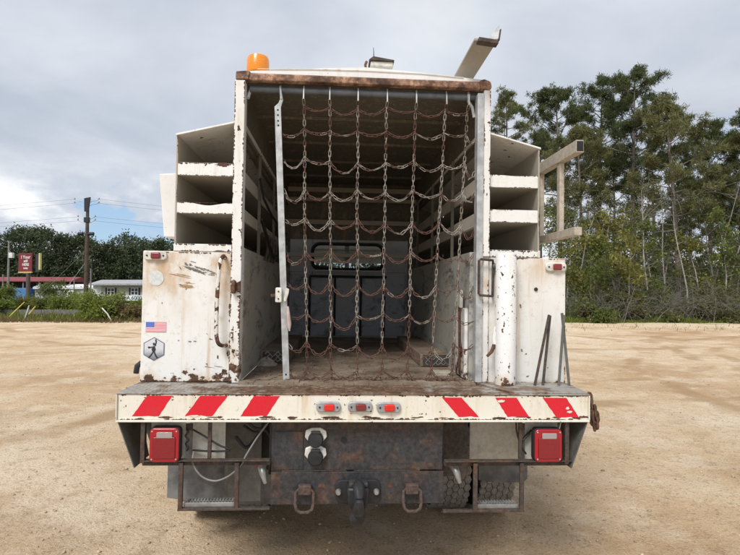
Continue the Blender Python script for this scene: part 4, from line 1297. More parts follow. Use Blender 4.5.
for i in range(len(XT)):
    m_ = MB()
    xh = XT[i]
    m_.tube([(xh, 0.300, 2.800), (xh, 0.305, 2.845), (xh, 0.318, 2.880), (xh, 0.340, 2.887), (xh, 0.362, 2.870), (xh, 0.365, 2.845)], 0.0048, 6)
    hook = m_.build('chain_hook', MT['galv'], net, smooth=True)
    c = MB()
    pts = [(xh, 0.305, 2.80)] + chain_z(i) + [(vx(i, ZB) + rdc.uniform(-0.01, 0.01), YN - 0.01, 1.182)]
    chain_into(c, pts, mi_fn=lambda p: 1 if (p.z < 1.40 or rdc.random() < 0.18 + (0.12 if p.z > 2.5 else 0)) else 0)
    tag(c.build('hanging_chain', [MT['chain'], MT['rustchain']], net, smooth=True, fix=False), kind='stuff')
for k, z in enumerate(rows):
    anchors = [(-0.455 + (2.76 - z) * 0.05 - 0.012, YN - 0.004, z - (0.02 if k == 1 else 0.0))] if k > 0 else []
    anchors += [(vx(i, z), YN + wob[i][k], z + rdc.uniform(-0.014, 0.014)) for i in range(7)]
    if 1 <= k <= 8:
        anchors.append((0.678, YN - 0.01, z - 0.035 + rdc.uniform(-0.02, 0.05)))
    for a, b_ in zip(anchors[:-1], anchors[1:]):
        a, b_ = Vector(a), Vector(b_)
        sag = (0.030 if k < 2 else 0.052) * rdc.uniform(0.5, 1.5)
        pts = []
        for q in range(9):
            t = q / 8
            p = a.lerp(b_, t)
            p.z -= sag * (1 - (2 * t - 1) ** 2)
            p.y -= 0.012 * math.sin(PI * t)
            p.x += 0.006 * math.sin(PI * t) * rdc.uniform(-1, 1)
            pts.append(p)
        rustp = (0.95, 0.8, 0.12, 0.15, 0.5, 0.85, 0.95, 0.95, 0.95, 1.0)[k]
        if k == 1 and a.x > 0.28: rustp = 0.1
        rr = rdc.random() < rustp
        c = MB()
        pr_ = 0.93 if rr else 0.25
        chain_into(c, pts, 0.0285, mi_fn=lambda p: 1 if rdc.random() < pr_ else 0, flat=0.6)
        tag(c.build('chain_swag', [MT['chain'], MT['rustchain']], net, smooth=True, fix=False), kind='stuff')
# the loose bottom run lying on the sill
c = MB()
pts = [(-0.40 + 1.0 * t / 40, 0.315 + 0.012 * math.sin(t * 1.3), 1.186 + 0.006 * math.sin(t * 2.1)) for t in range(41)]
chain_into(c, pts, 0.0285, flat=0.7)
tag(c.build('sill_chain', MT['rustchain'], net, smooth=True, fix=False), kind='stuff')
eb = MB()
eb.bar((-0.483, 0.318, 2.755), (-0.404, 0.318, 1.180), 0.037, 0.010, (0, 1, 0))
ebo = eb.build('end_bar', MT['galv'], net, 0.002)
MB().prism([(-0.503, 0.313, 2.752), (-0.464, 0.313, 2.752), (-0.452, 0.313, 2.795), (-0.456, 0.313, 2.81), (-0.470, 0.313, 2.80), (-0.480, 0.313, 2.775)], (0, 0.010, 0)).build('bar_neck', MT['galv'], ebo, 0.002)
MB().tube([(-0.462, 0.315, 2.80), (-0.466, 0.310, 2.835), (-0.470, 0.316, 2.872), (-0.470, 0.335, 2.885), (-0.470, 0.358, 2.872), (-0.468, 0.362, 2.845)], [0.009, 0.007, 0.0065, 0.0065, 0.0065, 0.005], 8).build('bar_hook', MT['galv'], ebo, smooth=True)
for z in (2.735, 2.705, 2.672, 2.645):
    MB().lathe([(0.0055, 0), (0.0055, -0.001), (0, -0.001)], (-0.483 + (2.755 - z) * 0.05, 0.3128, z), 'Y', 10).build('bolt_hole', MT['black'], ebo)  # black discs on the bar, painted for the shade inside the holes
MB().lathe([(0.0055, 0), (0.0055, -0.001), (0, -0.001)], (-0.406, 0.3128, 1.21), 'Y', 10).build('bolt_hole', MT['black'], ebo)  # black disc again, hole shade given as colour
lt = MB().prism(rrect(-0.455, 1.665, 0.036, 0.085, 0.008, 0.290), (0, 0.024, 0)).build('latch_block', MT['paleh'], net, 0.004)
for z in (1.643, 1.685):
    MB().lathe([(0.005, 0), (0.005, -0.002), (0, -0.003)], (-0.455, 0.2898, z), 'Y', 8).build('rivet', MT['brownsteel'], lt)
MB().prism([(-0.418, 0.296, 1.700), (-0.408, 0.296, 1.706), (-0.396, 0.296, 1.698), (-0.398, 0.296, 1.676), (-0.412, 0.296, 1.628), (-0.424, 0.296, 1.626), (-0.426, 0.296, 1.640)], (0, 0.014, 0)).build('latch_lever', MT['paleh'], lt, 0.003)
MB().tube([(-0.402, 0.305, 1.60), (-0.398, 0.300, 1.55), (-0.392, 0.298, 1.50), (-0.390, 0.300, 1.46)], [0.006, 0.011, 0.013, 0.004], 8).build('latch_strap', plain('pale_pink_strap', (0.48, 0.38, 0.35), 0.8), lt, smooth=True)
MB().bar((-0.50, 0.31, 1.662), (-0.472, 0.31, 1.664), 0.010, 0.016).build('latch_tongue', MT['rustchain'], lt)

# ---- loose things on the cargo floor
wbk = MB().box(0.49, 0.60, 0.50, 0.60, 1.173, 1.200).build('wood_block', MT['tan'], None, 0.004)
wbk.rotation_euler = T_ROT
tag(wbk, 'short flat wood block on the cargo floor by the right jamb', 'wood block')
rg = MB()
rd = random.Random(8)
rgx, rgy = -0.60, 0.92
ring = []
for j in range(5):
    rr = 0.07 * (1 - (j / 4) ** 2 * 0.9)
    ring.append([(rgx + rr * math.cos(a * PI / 8) * rd.uniform(0.8, 1.2), rgy + rr * math.sin(a * PI / 8) * rd.uniform(0.7, 1.1), 1.174 + 0.055 * j / 4 * rd.uniform(0.7, 1.2)) for a in range(16)])
for j in range(4):
    for a in range(16):
        rg.add([ring[j][a], ring[j][(a + 1) % 16], ring[j + 1][(a + 1) % 16], ring[j + 1][a]], [(0, 1, 2, 3)])
rgo = rg.build('crumpled_rag', plain('dusty_rag', (0.34, 0.28, 0.22), 0.9, 0, 0.4, 30), None, smooth=True)
rgo.rotation_euler = T_ROT
tag(rgo, 'crumpled dusty rag on the cargo floor against the left wall', 'rag')
db = MB()
rd = random.Random(17)
for k in range(420):
    x = rd.uniform(-0.64, 0.64)
    y = 0.33 + 1.6 * rd.random() ** 2
    s_ = rd.uniform(0.003, 0.010)
    a = rd.uniform(0, PI)
    db.bar((x - s_ * math.cos(a) * 2, y - s_ * math.sin(a) * 2, 1.1715 + s_ * 0.4), (x + s_ * math.cos(a) * 2, y + s_ * math.sin(a) * 2, 1.1715 + s_ * 0.5), s_, s_ * 0.8)
dbo = db.build('floor_debris', MT['dust'], None, fix=False)
dbo.rotation_euler = T_ROT
tag(dbo, 'rust flakes, chips and dirt littering the cargo floor', 'debris', kind='stuff')
# ------------------------------------------------------------------ vegetation
def leaf_mat(name, dark, lite, trans=0.35, scale=0.9):
    m_ = bpy.data.materials.new(name)
    m_.use_nodes = True
    n = Nodes(m_.node_tree)
    nt = m_.node_tree
    for q in list(nt.nodes):
        nt.nodes.remove(q)
    co = n.coord()
    oi = n.new('ShaderNodeObjectInfo')
    geo = n.new('ShaderNodeNewGeometry')
    t = n.noise(scale, 3, 0.6, vec=co)
    rnd = geo.outputs['Random Per Island']
    c = n.mix(n.step(n.math('ADD', n.math('MULTIPLY', t, 0.6), n.math('MULTIPLY', rnd, 0.4)), 0.32, 0.72), dark, lite)
    c = n.mix(n.math('MULTIPLY', oi.outputs['Random'], 0.35), c, tuple(q * 0.6 for q in dark))
    d = n.new('ShaderNodeBsdfDiffuse')
    tr = n.new('ShaderNodeBsdfTranslucent')
    n.put(d.inputs[0], c)
    n.put(tr.inputs[0], n.mix(0.5, c, lite))
    mx = n.new('ShaderNodeMixShader')
    mx.inputs[0].default_value = trans
    nt.links.new(d.outputs[0], mx.inputs[1])
    nt.links.new(tr.outputs[0], mx.inputs[2])
    o = n.new('ShaderNodeOutputMaterial')
    nt.links.new(mx.outputs[0], o.inputs[0])
    return m_


LM = {
    'pine': leaf_mat('pine_needles', (0.058, 0.076, 0.034), (0.180, 0.205, 0.095), 0.4),
    'pine2': leaf_mat('pine_needles_olive', (0.105, 0.112, 0.050), (0.285, 0.280, 0.135), 0.4),
    'broad': leaf_mat('broad_leaves', (0.095, 0.122, 0.038), (0.240, 0.280, 0.090), 0.45),
    'yellow': leaf_mat('yellowing_leaves', (0.140, 0.145, 0.040), (0.340, 0.320, 0.095), 0.45),
    'bush': leaf_mat('bright_bush_leaves', (0.110, 0.150, 0.030), (0.300, 0.350, 0.090), 0.4, 2.5),
    'brown': leaf_mat('brown_weeds', (0.110, 0.085, 0.040), (0.280, 0.215, 0.110), 0.3, 2.5),
    'far': leaf_mat('far_leaves', (0.058, 0.076, 0.044), (0.140, 0.165, 0.090), 0.25, 0.35),
}
BK = {'pine': rusty('pine_bark', 6, (0.165, 0.140, 0.118), 0.0), 'grey': plain('grey_bark', (0.30, 0.28, 0.255), 0.9, 0, 0.35, 5), 'twig': plain('dead_twigs', (0.15, 0.14, 0.115), 0.9, 0, 0.3, 5)}


def unit(v):
    return v / np.maximum(np.linalg.norm(v, axis=-1, keepdims=True), 1e-9)


def blades(base, direc, length, width, rng):
    """one quad from base along direc, tapering to the tip"""
    n = len(base)
    side = unit(np.cross(direc, rng.normal(size=(n, 3))))
    w = (width * rng.uniform(0.6, 1.3, n))[:, None]
    tip = base + direc * (length * rng.uniform(0.6, 1.25, n))[:, None]
    V = np.stack([base - side * w * 0.5, base + side * w * 0.5, tip + side * w * 0.3, tip - side * w * 0.3], 1)
    return V.reshape(-1, 3)


def quads_of(V):
    return np.arange(len(V)).reshape(-1, 4)


def tufts(centers, n_per, length, width, rng, up=0.35):
    c = np.repeat(np.asarray(centers), n_per, 0)
    d = unit(rng.normal(size=(len(c), 3)) + np.array([0, 0, up]))
    return blades(c + rng.normal(size=(len(c), 3)) * length * 0.38, d, length, width, rng)


def scatter(centers, n_per, spread, length, width, rng):
    c = np.repeat(np.asarray(centers), n_per, 0)
    sp = np.asarray(spread) if np.ndim(spread) else np.full(3, spread)
    p = c + rng.normal(size=(len(c), 3)) * sp
    d = unit(rng.normal(size=(len(c), 3)))
    return blades(p, d, length, width, rng)


def curve_pts(p, d, L, k, rnd, droop=0.0, wig=0.15):
    pts = [Vector(p)]
    d = Vector(d).normalized()
    for i in range(k):
        d = (d + Vector((rnd.uniform(-wig, wig), rnd.uniform(-wig, wig), rnd.uniform(-wig, wig) - droop))).normalized()
        pts.append(pts[-1] + d * (L / k))
    return pts


def tree_root(name, x, y, label, cat, group, seed):
    o = empty(name, (x, y, ground_z(x, y) - 0.05), (0, 0, 0))
    tag(o, label, cat, group)
    return o


def pine(x, y, H, seed, label, group, crown0=0.48, spread=2.6, r0=0.17, mat='pine', limbs=26, per=15, lean=(0, 0), dead=10, detail=1.0):
    rnd = random.Random(seed)
    rng = np.random.default_rng(seed)
    root = tree_root('pine_tree', x, y, label, 'pine', group, seed)
    wood = MB()
    k = 9
    tp = []
    ox = oy = 0
    for i in range(k + 1):
        t = i / k
        ox += rnd.uniform(-0.06, 0.06)
        oy += rnd.uniform(-0.06, 0.06)
        tp.append(Vector((lean[0] * t * t + ox, lean[1] * t * t + oy, H * t)))
    wood.tube(tp, [r0 * (1 - 0.86 * (i / k)) * (1.25 if i == 0 else 1) for i in range(k + 1)], 8)

    def at(t):
        f = t * k
        i = min(int(f), k - 1)
        return tp[i].lerp(tp[i + 1], f - i)
    cent = []
    for i in range(limbs):
        t = crown0 + (0.97 - crown0) * ((i + rnd.random()) / limbs)
        rel = (t - crown0) / (1 - crown0)
        a = i * 2.4 + rnd.uniform(-0.5, 0.5)
        L = spread * (0.35 + 0.65 * math.sin(PI * min(1, 0.25 + rel * 0.80))) * rnd.uniform(0.55, 1.2)
        if rel > 0.85: L *= 0.6
        d = Vector((math.cos(a), math.sin(a), 0.10 + 0.55 * rel))
        pts = curve_pts(at(t), d, L, 5, rnd, -0.03, 0.18)
        rr = r0 * (0.30 - 0.15 * rel)
        wood.tube(pts, [rr * (1 - 0.8 * q / 5) for q in range(6)], 5, cap=False)
        for q in range(rnd.randint(5, 7)):
            f = rnd.uniform(0.38, 1.0)
            i0 = min(int(f * 5), 4)
            b = pts[i0].lerp(pts[i0 + 1], f * 5 - i0)
            dd = Vector((math.cos(a + rnd.uniform(-1.3, 1.3)), math.sin(a + rnd.uniform(-1.3, 1.3)), rnd.uniform(0.0, 0.9)))
            sub = curve_pts(b, dd, L * rnd.uniform(0.16, 0.36) + 0.2, 3, rnd, -0.05, 0.25)
            wood.tube(sub, [0.02, 0.016, 0.011, 0.006], 4, cap=False)
            for s_ in (sub[1], sub[2], sub[3], sub[3]):
                cent.append(Vector(s_) + Vector((rnd.gauss(0, 0.16), rnd.gauss(0, 0.16), rnd.gauss(0.05, 0.10))))
    for q in range(6):
        cent.append(tp[-1] + Vector((rnd.gauss(0, 0.2), rnd.gauss(0, 0.2), rnd.uniform(-0.3, 0.15))))
    for q in range(dead):
        t = rnd.uniform(0.12, crown0 + 0.1)
        a = rnd.uniform(0, 2 * PI)
        pts = curve_pts(at(t), (math.cos(a), math.sin(a), rnd.uniform(-0.2, 0.35)), rnd.uniform(0.6, 2.0), 4, rnd, 0.02, 0.35)
        wood.tube(pts, [0.028, 0.02, 0.015, 0.010, 0.004], 4, cap=False)
        for _ in range(2):
            b = pts[rnd.randint(1, 3)]
            wood.tube(curve_pts(b, (rnd.uniform(-1, 1), rnd.uniform(-1, 1), rnd.uniform(-0.3, 0.6)), rnd.uniform(0.3, 0.9), 3, rnd, 0, 0.4), [0.012, 0.009, 0.006, 0.003], 3, cap=False)
    wood.build('trunk', BK['pine'], root, fix=False, smooth=True)
    V = tufts([tuple(c) for c in cent], per, 0.22, 0.036, rng)
    np_mesh('crown', V, quads_of(V), LM[mat], root)
    return root


def broadleaf(x, y, H, seed, label, group, mat='broad', spread=1.6, crown0=0.25, r0=0.07, n=150, per=14, leaf=(0.17, 0.10), name='broadleaf_tree', cat='tree', stems=1):
    rnd = random.Random(seed)
    rng = np.random.default_rng(seed)
    root = tree_root(name, x, y, label, cat, group, seed)
    wood = MB()
    cent = []
    for s_ in range(stems):
        a0 = rnd.uniform(0, 2 * PI)
        tp = curve_pts((rnd.uniform(-0.15, 0.15) * (stems > 1), rnd.uniform(-0.15, 0.15) * (stems > 1), 0), (0.25 * math.cos(a0) * (stems > 1), 0.25 * math.sin(a0) * (stems > 1), 1), H * rnd.uniform(0.8, 0.95), 7, rnd, 0, 0.10)
        wood.tube(tp, [r0 * (1 - 0.85 * i / 7) for i in range(8)], 6)
        for i in range(max(6, n // 8 // stems)):
            t = crown0 + (0.98 - crown0) * rnd.random()
            f = t * 7
            i0 = min(int(f), 6)
            b = tp[i0].lerp(tp[i0 + 1], f - i0)
            rel = (t - crown0) / (1 - crown0)
            a = rnd.uniform(0, 2 * PI)
            L = spread * (0.3 + 0.7 * math.sin(PI * (0.15 + 0.75 * rel))) * rnd.uniform(0.4, 1.15)
            pts = curve_pts(b, (math.cos(a), math.sin(a), rnd.uniform(0.0, 0.8)), L, 4, rnd, 0, 0.25)
            wood.tube(pts, [r0 * 0.3, r0 * 0.22, r0 * 0.16, r0 * 0.1, r0 * 0.05], 4, cap=False)
            for q in range(8):
                f = rnd.uniform(0.35, 1.05) * 4
                i0 = min(int(f), 3)
                p = pts[i0].lerp(pts[i0 + 1], f - i0)
                cent.append(tuple(p + Vector((rnd.gauss(0, 0.12), rnd.gauss(0, 0.12), rnd.gauss(0, 0.10))) * spread))
    wood.build('trunk' if cat == 'tree' else 'stems', BK['grey'], root, fix=False, smooth=True)
    V = scatter(cent, per, 0.10 * spread, leaf[0], leaf[1], rng)
    np_mesh('crown' if cat == 'tree' else 'foliage', V, quads_of(V), LM[mat], root)
    return root


def bare_shrub(x, y, H, seed, label, group, n=20, spread=1.2):
    rnd = random.Random(seed)
    m_ = MB()
    for i in range(n):
        a = rnd.uniform(0, 2 * PI)
        p = Vector((rnd.gauss(0, spread * 0.35), rnd.gauss(0, 0.3), 0))
        pts = curve_pts(p, (math.cos(a) * 0.6, math.sin(a) * 0.6, 1.0), H * rnd.uniform(0.5, 1.1), 6, rnd, 0.06, 0.22)
        m_.tube(pts, [0.017, 0.014, 0.011, 0.009, 0.006, 0.004, 0.002], 3, cap=False)
        for q in range(4):
            b = pts[rnd.randint(2, 5)]
            sub = curve_pts(b, (rnd.uniform(-1, 1), rnd.uniform(-1, 1), rnd.uniform(-0.2, 0.8)), H * rnd.uniform(0.2, 0.45), 4, rnd, 0.08, 0.35)
            m_.tube(sub, [0.009, 0.007, 0.005, 0.004, 0.002], 3, cap=False)
    o = m_.build('bare_shrub', BK['twig'], None, fix=False)
    o.location = (x, y, ground_z(x, y) - 0.03)
    tag(o, label, 'shrub', group)
    return o


def at_bearing(tan, D):
    """bearing as tangent right of straight ahead of the yard's south edge, distance ahead"""
    return 0.075 + tan * D, D - 2.70


GP, GB, GS = 'pines at the right edge of the yard', 'young broadleaf trees at the right edge of the yard', 'bare shrubs at the right edge of the yard'
pines = [
    (0.506, 36, 17.2, 0.50, 3.2, 'pine', 30, 'tallest pine right of the truck, with a broad layered top'),
    (0.592, 33, 14.0, 0.40, 2.9, 'pine2', 28, 'sparse pine with a thick dark lower trunk, right of the tallest pine'),
    (0.442, 40, 18.3, 0.50, 3.2, 'pine', 30, 'dense dark pine just left of the tallest pine'),
    (0.365, 38, 16.6, 0.50, 3.0, 'pine', 28, 'pine rising behind the tan side rack of the truck'),
    (0.410, 34, 12.4, 0.40, 2.3, 'pine2', 22, 'shorter olive pine in front of the dense dark pine'),
    (0.655, 38, 14.0, 0.42, 2.7, 'pine', 24, 'slim pine between the sparse pine and the right picture edge'),
    (0.715, 34, 12.0, 0.38, 2.6, 'pine2', 24, 'pine cut by the right picture edge'),
    (0.770, 33, 14.2, 0.45, 2.8, 'pine', 24, 'pine beyond the right picture edge with boughs reaching in'),
    (0.272, 47, 19.6, 0.55, 2.8, 'pine2', 24, 'far pine top showing between the rear post and the right bins'),
    (0.548, 45, 14.6, 0.35, 2.6, 'pine', 22, 'back row pine filling the gap behind the tallest pine'),
    (0.325, 44, 15.2, 0.45, 2.5, 'pine', 22, 'back row pine low behind the right bins'),
    (0.470, 47, 15.0, 0.35, 2.6, 'pine2', 22, 'back row pine seen through the dense dark pine'),
    (0.618, 46, 13.5, 0.30, 2.5, 'pine', 22, 'back row pine behind the sparse pine'),
    (0.690, 47, 13.0, 0.30, 2.6, 'pine2', 22, 'back row pine near the right picture edge'),
]
for k, (tb, D, H, c0, sp, mt, lb, lab) in enumerate(pines):
    X, Y = at_bearing(tb, D)
    pine(X, Y, H, 100 + k, lab, GP, c0, sp, 0.11 + H * 0.006, mt, lb, 36, (random.Random(k).uniform(-0.6, 0.6), 0), 16)

leafy = [
    (0.497, 28.5, 5.4, 'yellow', 1.5, 'yellow-green young tree in front of the tallest pine trunk'),
    (0.425, 28.2, 4.8, 'broad', 1.3, 'green leafy young tree right beside the truck cabinet'),
    (0.452, 30.0, 7.0, 'yellow', 1.3, 'taller yellowing tree standing left of the yellow-green young tree'),
    (0.392, 29.0, 6.2, 'yellow', 1.3, 'yellowing tree half hidden by the right cabinet'),
    (0.545, 30.5, 6.8, 'broad', 1.2, 'thin green tree between the tallest and the sparse pine'),
    (0.640, 30.0, 6.0, 'yellow', 1.4, 'yellowing tree right of the thick dark trunk'),
    (0.690, 29.5, 6.6, 'broad', 1.4, 'green young tree near the right picture edge'),
    (0.740, 29.5, 6.4, 'yellow', 1.5, 'yellowing tree past the right picture edge'),
    (0.585, 36.0, 6.0, 'broad', 1.8, 'rounded green tree deep behind the sparse pine'),
    (0.470, 37.0, 6.5, 'broad', 1.9, 'rounded green tree deep behind the yellow-green young tree'),
]
for k, (tb, D, H, mt, sp, lab) in enumerate(leafy):
    X, Y = at_bearing(tb, D)
    broadleaf(X, Y, H, 300 + k, lab, GB, mt, sp, 0.18, 0.06, 150, 9, (0.15, 0.10))
und = [(0.345, 33, 8.0, 'broad', 'green tree low behind the right bins'), (0.375, 32, 7.5, 'broad', 'green tree behind the lower rail of the side rack'), (0.415, 33, 8.5, 'pine2', 'olive tree between the side rack and the dense dark pine'), (0.478, 32, 8.0, 'pine2', 'olive tree between the dense and the tallest pine'),
       (0.525, 33, 8.8, 'pine2', 'olive tree just right of the tallest pine trunk'), (0.562, 34, 8.0, 'pine2', 'olive tree left of the sparse pine'), (0.618, 34, 8.5, 'pine2', 'olive tree right of the sparse pine'), (0.665, 33, 8.0, 'broad', 'green tree beneath the slim pine'), (0.705, 34, 8.5, 'pine2', 'olive tree beneath the pine at the picture edge'),
       (0.440, 37, 9.0, 'pine2', 'olive tree deep behind the dense dark pine'), (0.605, 39, 7.5, 'broad', 'green tree deep behind the sparse pine trunk'), (0.515, 40, 8.0, 'broad', 'green tree deep behind the tallest pine'), (0.735, 37, 9.0, 'broad', 'green tree deep at the right picture edge')]
for k, (tb, D, H, mt, lab) in enumerate(und):
    X, Y = at_bearing(tb, D)
    broadleaf(X, Y, H, 350 + k, lab, 'understorey trees in the wood on the right', mt, 2.1, 0.04, 0.07, 230, 12, (0.12, 0.06))
for k, (tb, D, H, sp, mt, lab) in enumerate([(0.412, 27.6, 1.0, 0.8, 'pine2', 'nearest the truck cabinet'), (0.447, 27.2, 0.45, 0.8, 'broad', 'left of the yellow-green young tree'), (0.512, 28.2, 0.9, 0.9, 'pine2', 'right of the yellow-green young tree'), (0.580, 27.4, 0.4, 0.8, 'pine2', 'in front of the thick dark trunk'),
                                      (0.632, 28.4, 1.1, 1.0, 'pine2', 'right of the thick dark trunk'), (0.690, 27.5, 0.5, 1.0, 'pine2', 'short of the right picture edge'), (0.475, 28.6, 1.8, 1.0, 'pine2', 'dark one under the yellow-green young tree'), (0.555, 28.8, 1.9, 1.1, 'broad', 'dark one left of the thick trunk'), (0.660, 28.8, 1.9, 1.1, 'pine2', 'dark one before the picket fence')]):
    X, Y = at_bearing(tb, D)
    broadleaf(X, Y, H, 380 + k, 'low leafy bush at the foot of the wood, ' + lab, 'bushes at the foot of the right hand wood', mt, sp, 0.05, 0.02, 170, 11, (0.12, 0.06), 'leafy_bush', 'bush', 5)
bare = [(0.425, 27.9, 2.6), (0.455, 27.6, 3.0), (0.485, 27.8, 2.2), (0.535, 27.6, 2.4), (0.565, 27.9, 2.8), (0.605, 27.6, 3.3), (0.640, 27.8, 3.2), (0.675, 27.6, 2.6), (0.710, 27.7, 3.0), (0.400, 28.5, 2.6), (0.520, 29.5, 3.4), (0.590, 29.6, 3.2)]
blab = ['closest to the truck cabinet', 'widest of those left of the yellow-green tree', 'under the yellow-green young tree', 'right of the yellow-green young tree', 'left of the thick dark pine trunk', 'arching right of the thick dark pine trunk',
        'tallest of those right of the thick trunk', 'low, short of the right picture edge', 'at the right picture edge', 'mostly hidden by the truck cabinet', 'behind the yellow-green young tree', 'behind the thick dark pine trunk']
for k, ((tb, D, H), lb) in enumerate(zip(bare, blab)):
    X, Y = at_bearing(tb, D)
    bare_shrub(X, Y, H, 400 + k, 'grey leafless shrub of arching twigs, ' + lb, GS)


for k, (tb, D, H, lab) in enumerate([(0.432, 31, 7.5, 'left of the yellowing trees'), (0.487, 29.8, 6.5, 'left of the tallest pine'), (0.538, 29.2, 7.8, 'right of the tallest pine'), (0.572, 31, 8.5, 'just left of the thick dark trunk'), (0.612, 29.4, 7.0, 'just right of the thick dark trunk'), (0.650, 31, 8.2, 'under the slim pine'), (0.682, 30, 7.2, 'near the right picture edge')]):
    X, Y = at_bearing(tb, D)
    rnd = random.Random(450 + k)
    t_ = empty('bare_tree', (X, Y, ground_z(X, Y) - 0.05))
    tag(t_, 'thin grey leafless tree ' + lab, 'tree', 'thin bare trees in the wood on the right')
    tp = curve_pts((0, 0, 0), (rnd.uniform(-0.12, 0.12), 0, 1), H, 8, rnd, 0, 0.09)
    MB().tube(tp, [0.055 * (1 - 0.1 * i) for i in range(9)], 6).build('trunk', BK['grey'], t_, fix=False, smooth=True)
    br = MB()
    for q in range(26):
        b = tp[rnd.randint(2, 8)]
        pts = curve_pts(b, (rnd.uniform(-1, 1), rnd.uniform(-1, 1), rnd.uniform(-0.1, 0.9)), rnd.uniform(0.8, 2.2), 5, rnd, 0.03, 0.3)
        br.tube(pts, [0.02, 0.016, 0.012, 0.009, 0.006, 0.003], 3, cap=False)
        for _ in range(3):
            br.tube(curve_pts(pts[rnd.randint(1, 4)], (rnd.uniform(-1, 1), rnd.uniform(-1, 1), rnd.uniform(-0.4, 0.7)), rnd.uniform(0.3, 0.9), 3, rnd, 0, 0.4), [0.009, 0.007, 0.005, 0.003], 3, cap=False)
    br.build('crown', BK['twig'], t_, fix=False)


# weeds and grass along the edge of the yard, dead leaves under the trees
def weeds(name, x0, x1, y0, y1, n, hgt, wid, mat, label, seed, cat='grass'):
    rng = np.random.default_rng(seed)
    X = rng.uniform(x0, x1, n)
    Y = y0 + (y1 - y0) * rng.random(n) ** 1.4
    clump = np.array([0.35 + 1.1 * max(0, mnoise.noise(Vector((a * 0.7, b * 0.7, seed))) + 0.35) for a, b in zip(X, Y)])
    Z = np.array([ground_z(a, b) for a, b in zip(X, Y)])
    d = unit(np.stack([rng.normal(size=n) * 0.45, rng.normal(size=n) * 0.45, np.ones(n)], 1))
    V = blades(np.stack([X, Y, Z - 0.01], 1), d, hgt * clump, wid, rng)
    o = np_mesh(name, V, quads_of(V), LM[mat])
    tag(o, label, cat, kind='stuff')


weeds('grass', 7, 27, 24.3, 28.5, 14000, 0.34, 0.03, 'bush', 'low green grass fringe under the trees right of the yard', 1)
weeds('yard_weeds', 6, 26, 19, 25.5, 500, 0.16, 0.02, 'bush', 'sparse small weeds dotted on the far right of the yard', 6, 'weeds')
weeds('underbrush', 7, 28, 26.2, 33, 16000, 0.85, 0.06, 'broad', 'dark leafy underbrush below the right hand trees', 2, 'underbrush')
weeds('brown_weeds', -26, -5, 24.6, 28.5, 6000, 0.34, 0.03, 'brown', 'dry brown weeds along the far left edge of the yard', 3, 'weeds')
weeds('green_weeds', -30, -5, 25.5, 40, 9000, 0.40, 0.05, 'bush', 'green weeds spreading behind the left edge of the yard', 4, 'weeds')

# bushes on the left
GL = 'bushes on the left edge of the yard'
for k, (tb, D, H, sp, mt, st, lab) in enumerate([
    (-0.522, 28.8, 1.35, 1.4, 'bush', 7, 'big bright green bush below the utility pole'),
    (-0.468, 29.2, 0.80, 0.9, 'brown', 6, 'brownish low bush between the green bush and the truck'),
    (-0.440, 31.5, 0.95, 0.8, 'bush', 6, 'green bush touching the left side of the truck'),
    (-0.590, 36.0, 1.15, 1.3, 'bush', 6, 'green bush left of the utility pole foot'),
    (-0.632, 38.0, 1.05, 1.2, 'broad', 6, 'green bush in front of the grey trailer window'),
    (-0.612, 46.0, 2.60, 1.2, 'broad', 4, 'upright dark bush in front of the grey trailer'),
    (-0.668, 36.0, 0.9, 1.1, 'yellow', 6, 'yellowish bush right of the billboard post'),
    (-0.702, 34.0, 2.0, 1.1, 'broad', 5, 'tall bush at the left picture edge'),
    (-0.735, 33.0, 1.9, 1.2, 'bush', 5, 'bush just past the left picture edge'),
    (-0.555, 41.0, 1.1, 1.2, 'broad', 6, 'bush behind the utility pole'),
]):
    X, Y = at_bearing(tb, D)
    broadleaf(X, Y, H, 500 + k, lab, GL, mt, sp, 0.05, 0.022, 260, 12, (0.13, 0.07), 'leafy_bush', 'bush', st)

# distant tree line: each tree its own crown
def far_tree(x, y, H, seed, label, group='distant tree line on the left'):
    rnd = random.Random(seed)
    rng = np.random.default_rng(seed)
    root = tree_root('distant_tree', x, y, label, 'tree', group, seed)
    w = MB()
    w.tube([(0, 0, 0), (rnd.uniform(-0.2, 0.2), 0, H * 0.5), (0, 0, H * 0.9)], [0.25, 0.18, 0.05], 6)
    cent = []
    for i in range(34):
        t = rnd.uniform(0.03, 1.0)
        R = (2.6 if t < 0.75 else 2.2) * math.sqrt(max(0.05, 1 - ((t - 0.5) / 0.55) ** 2)) * rnd.uniform(0.3, 1.1)
        a = rnd.uniform(0, 2 * PI)
        c = Vector((R * math.cos(a), R * math.sin(a), H * t))
        if i % 3 == 0:
            w.tube([(0, 0, H * t * 0.85), tuple(c)], [0.07, 0.02], 4, cap=False)
        cent.append(tuple(c))
    w.build('trunk', BK['pine'], root, fix=False)
    V = scatter(cent, 110, (0.66, 0.66, 0.55), 0.40, 0.26, rng)
    np_mesh('crown', V, quads_of(V), LM['far'], root)


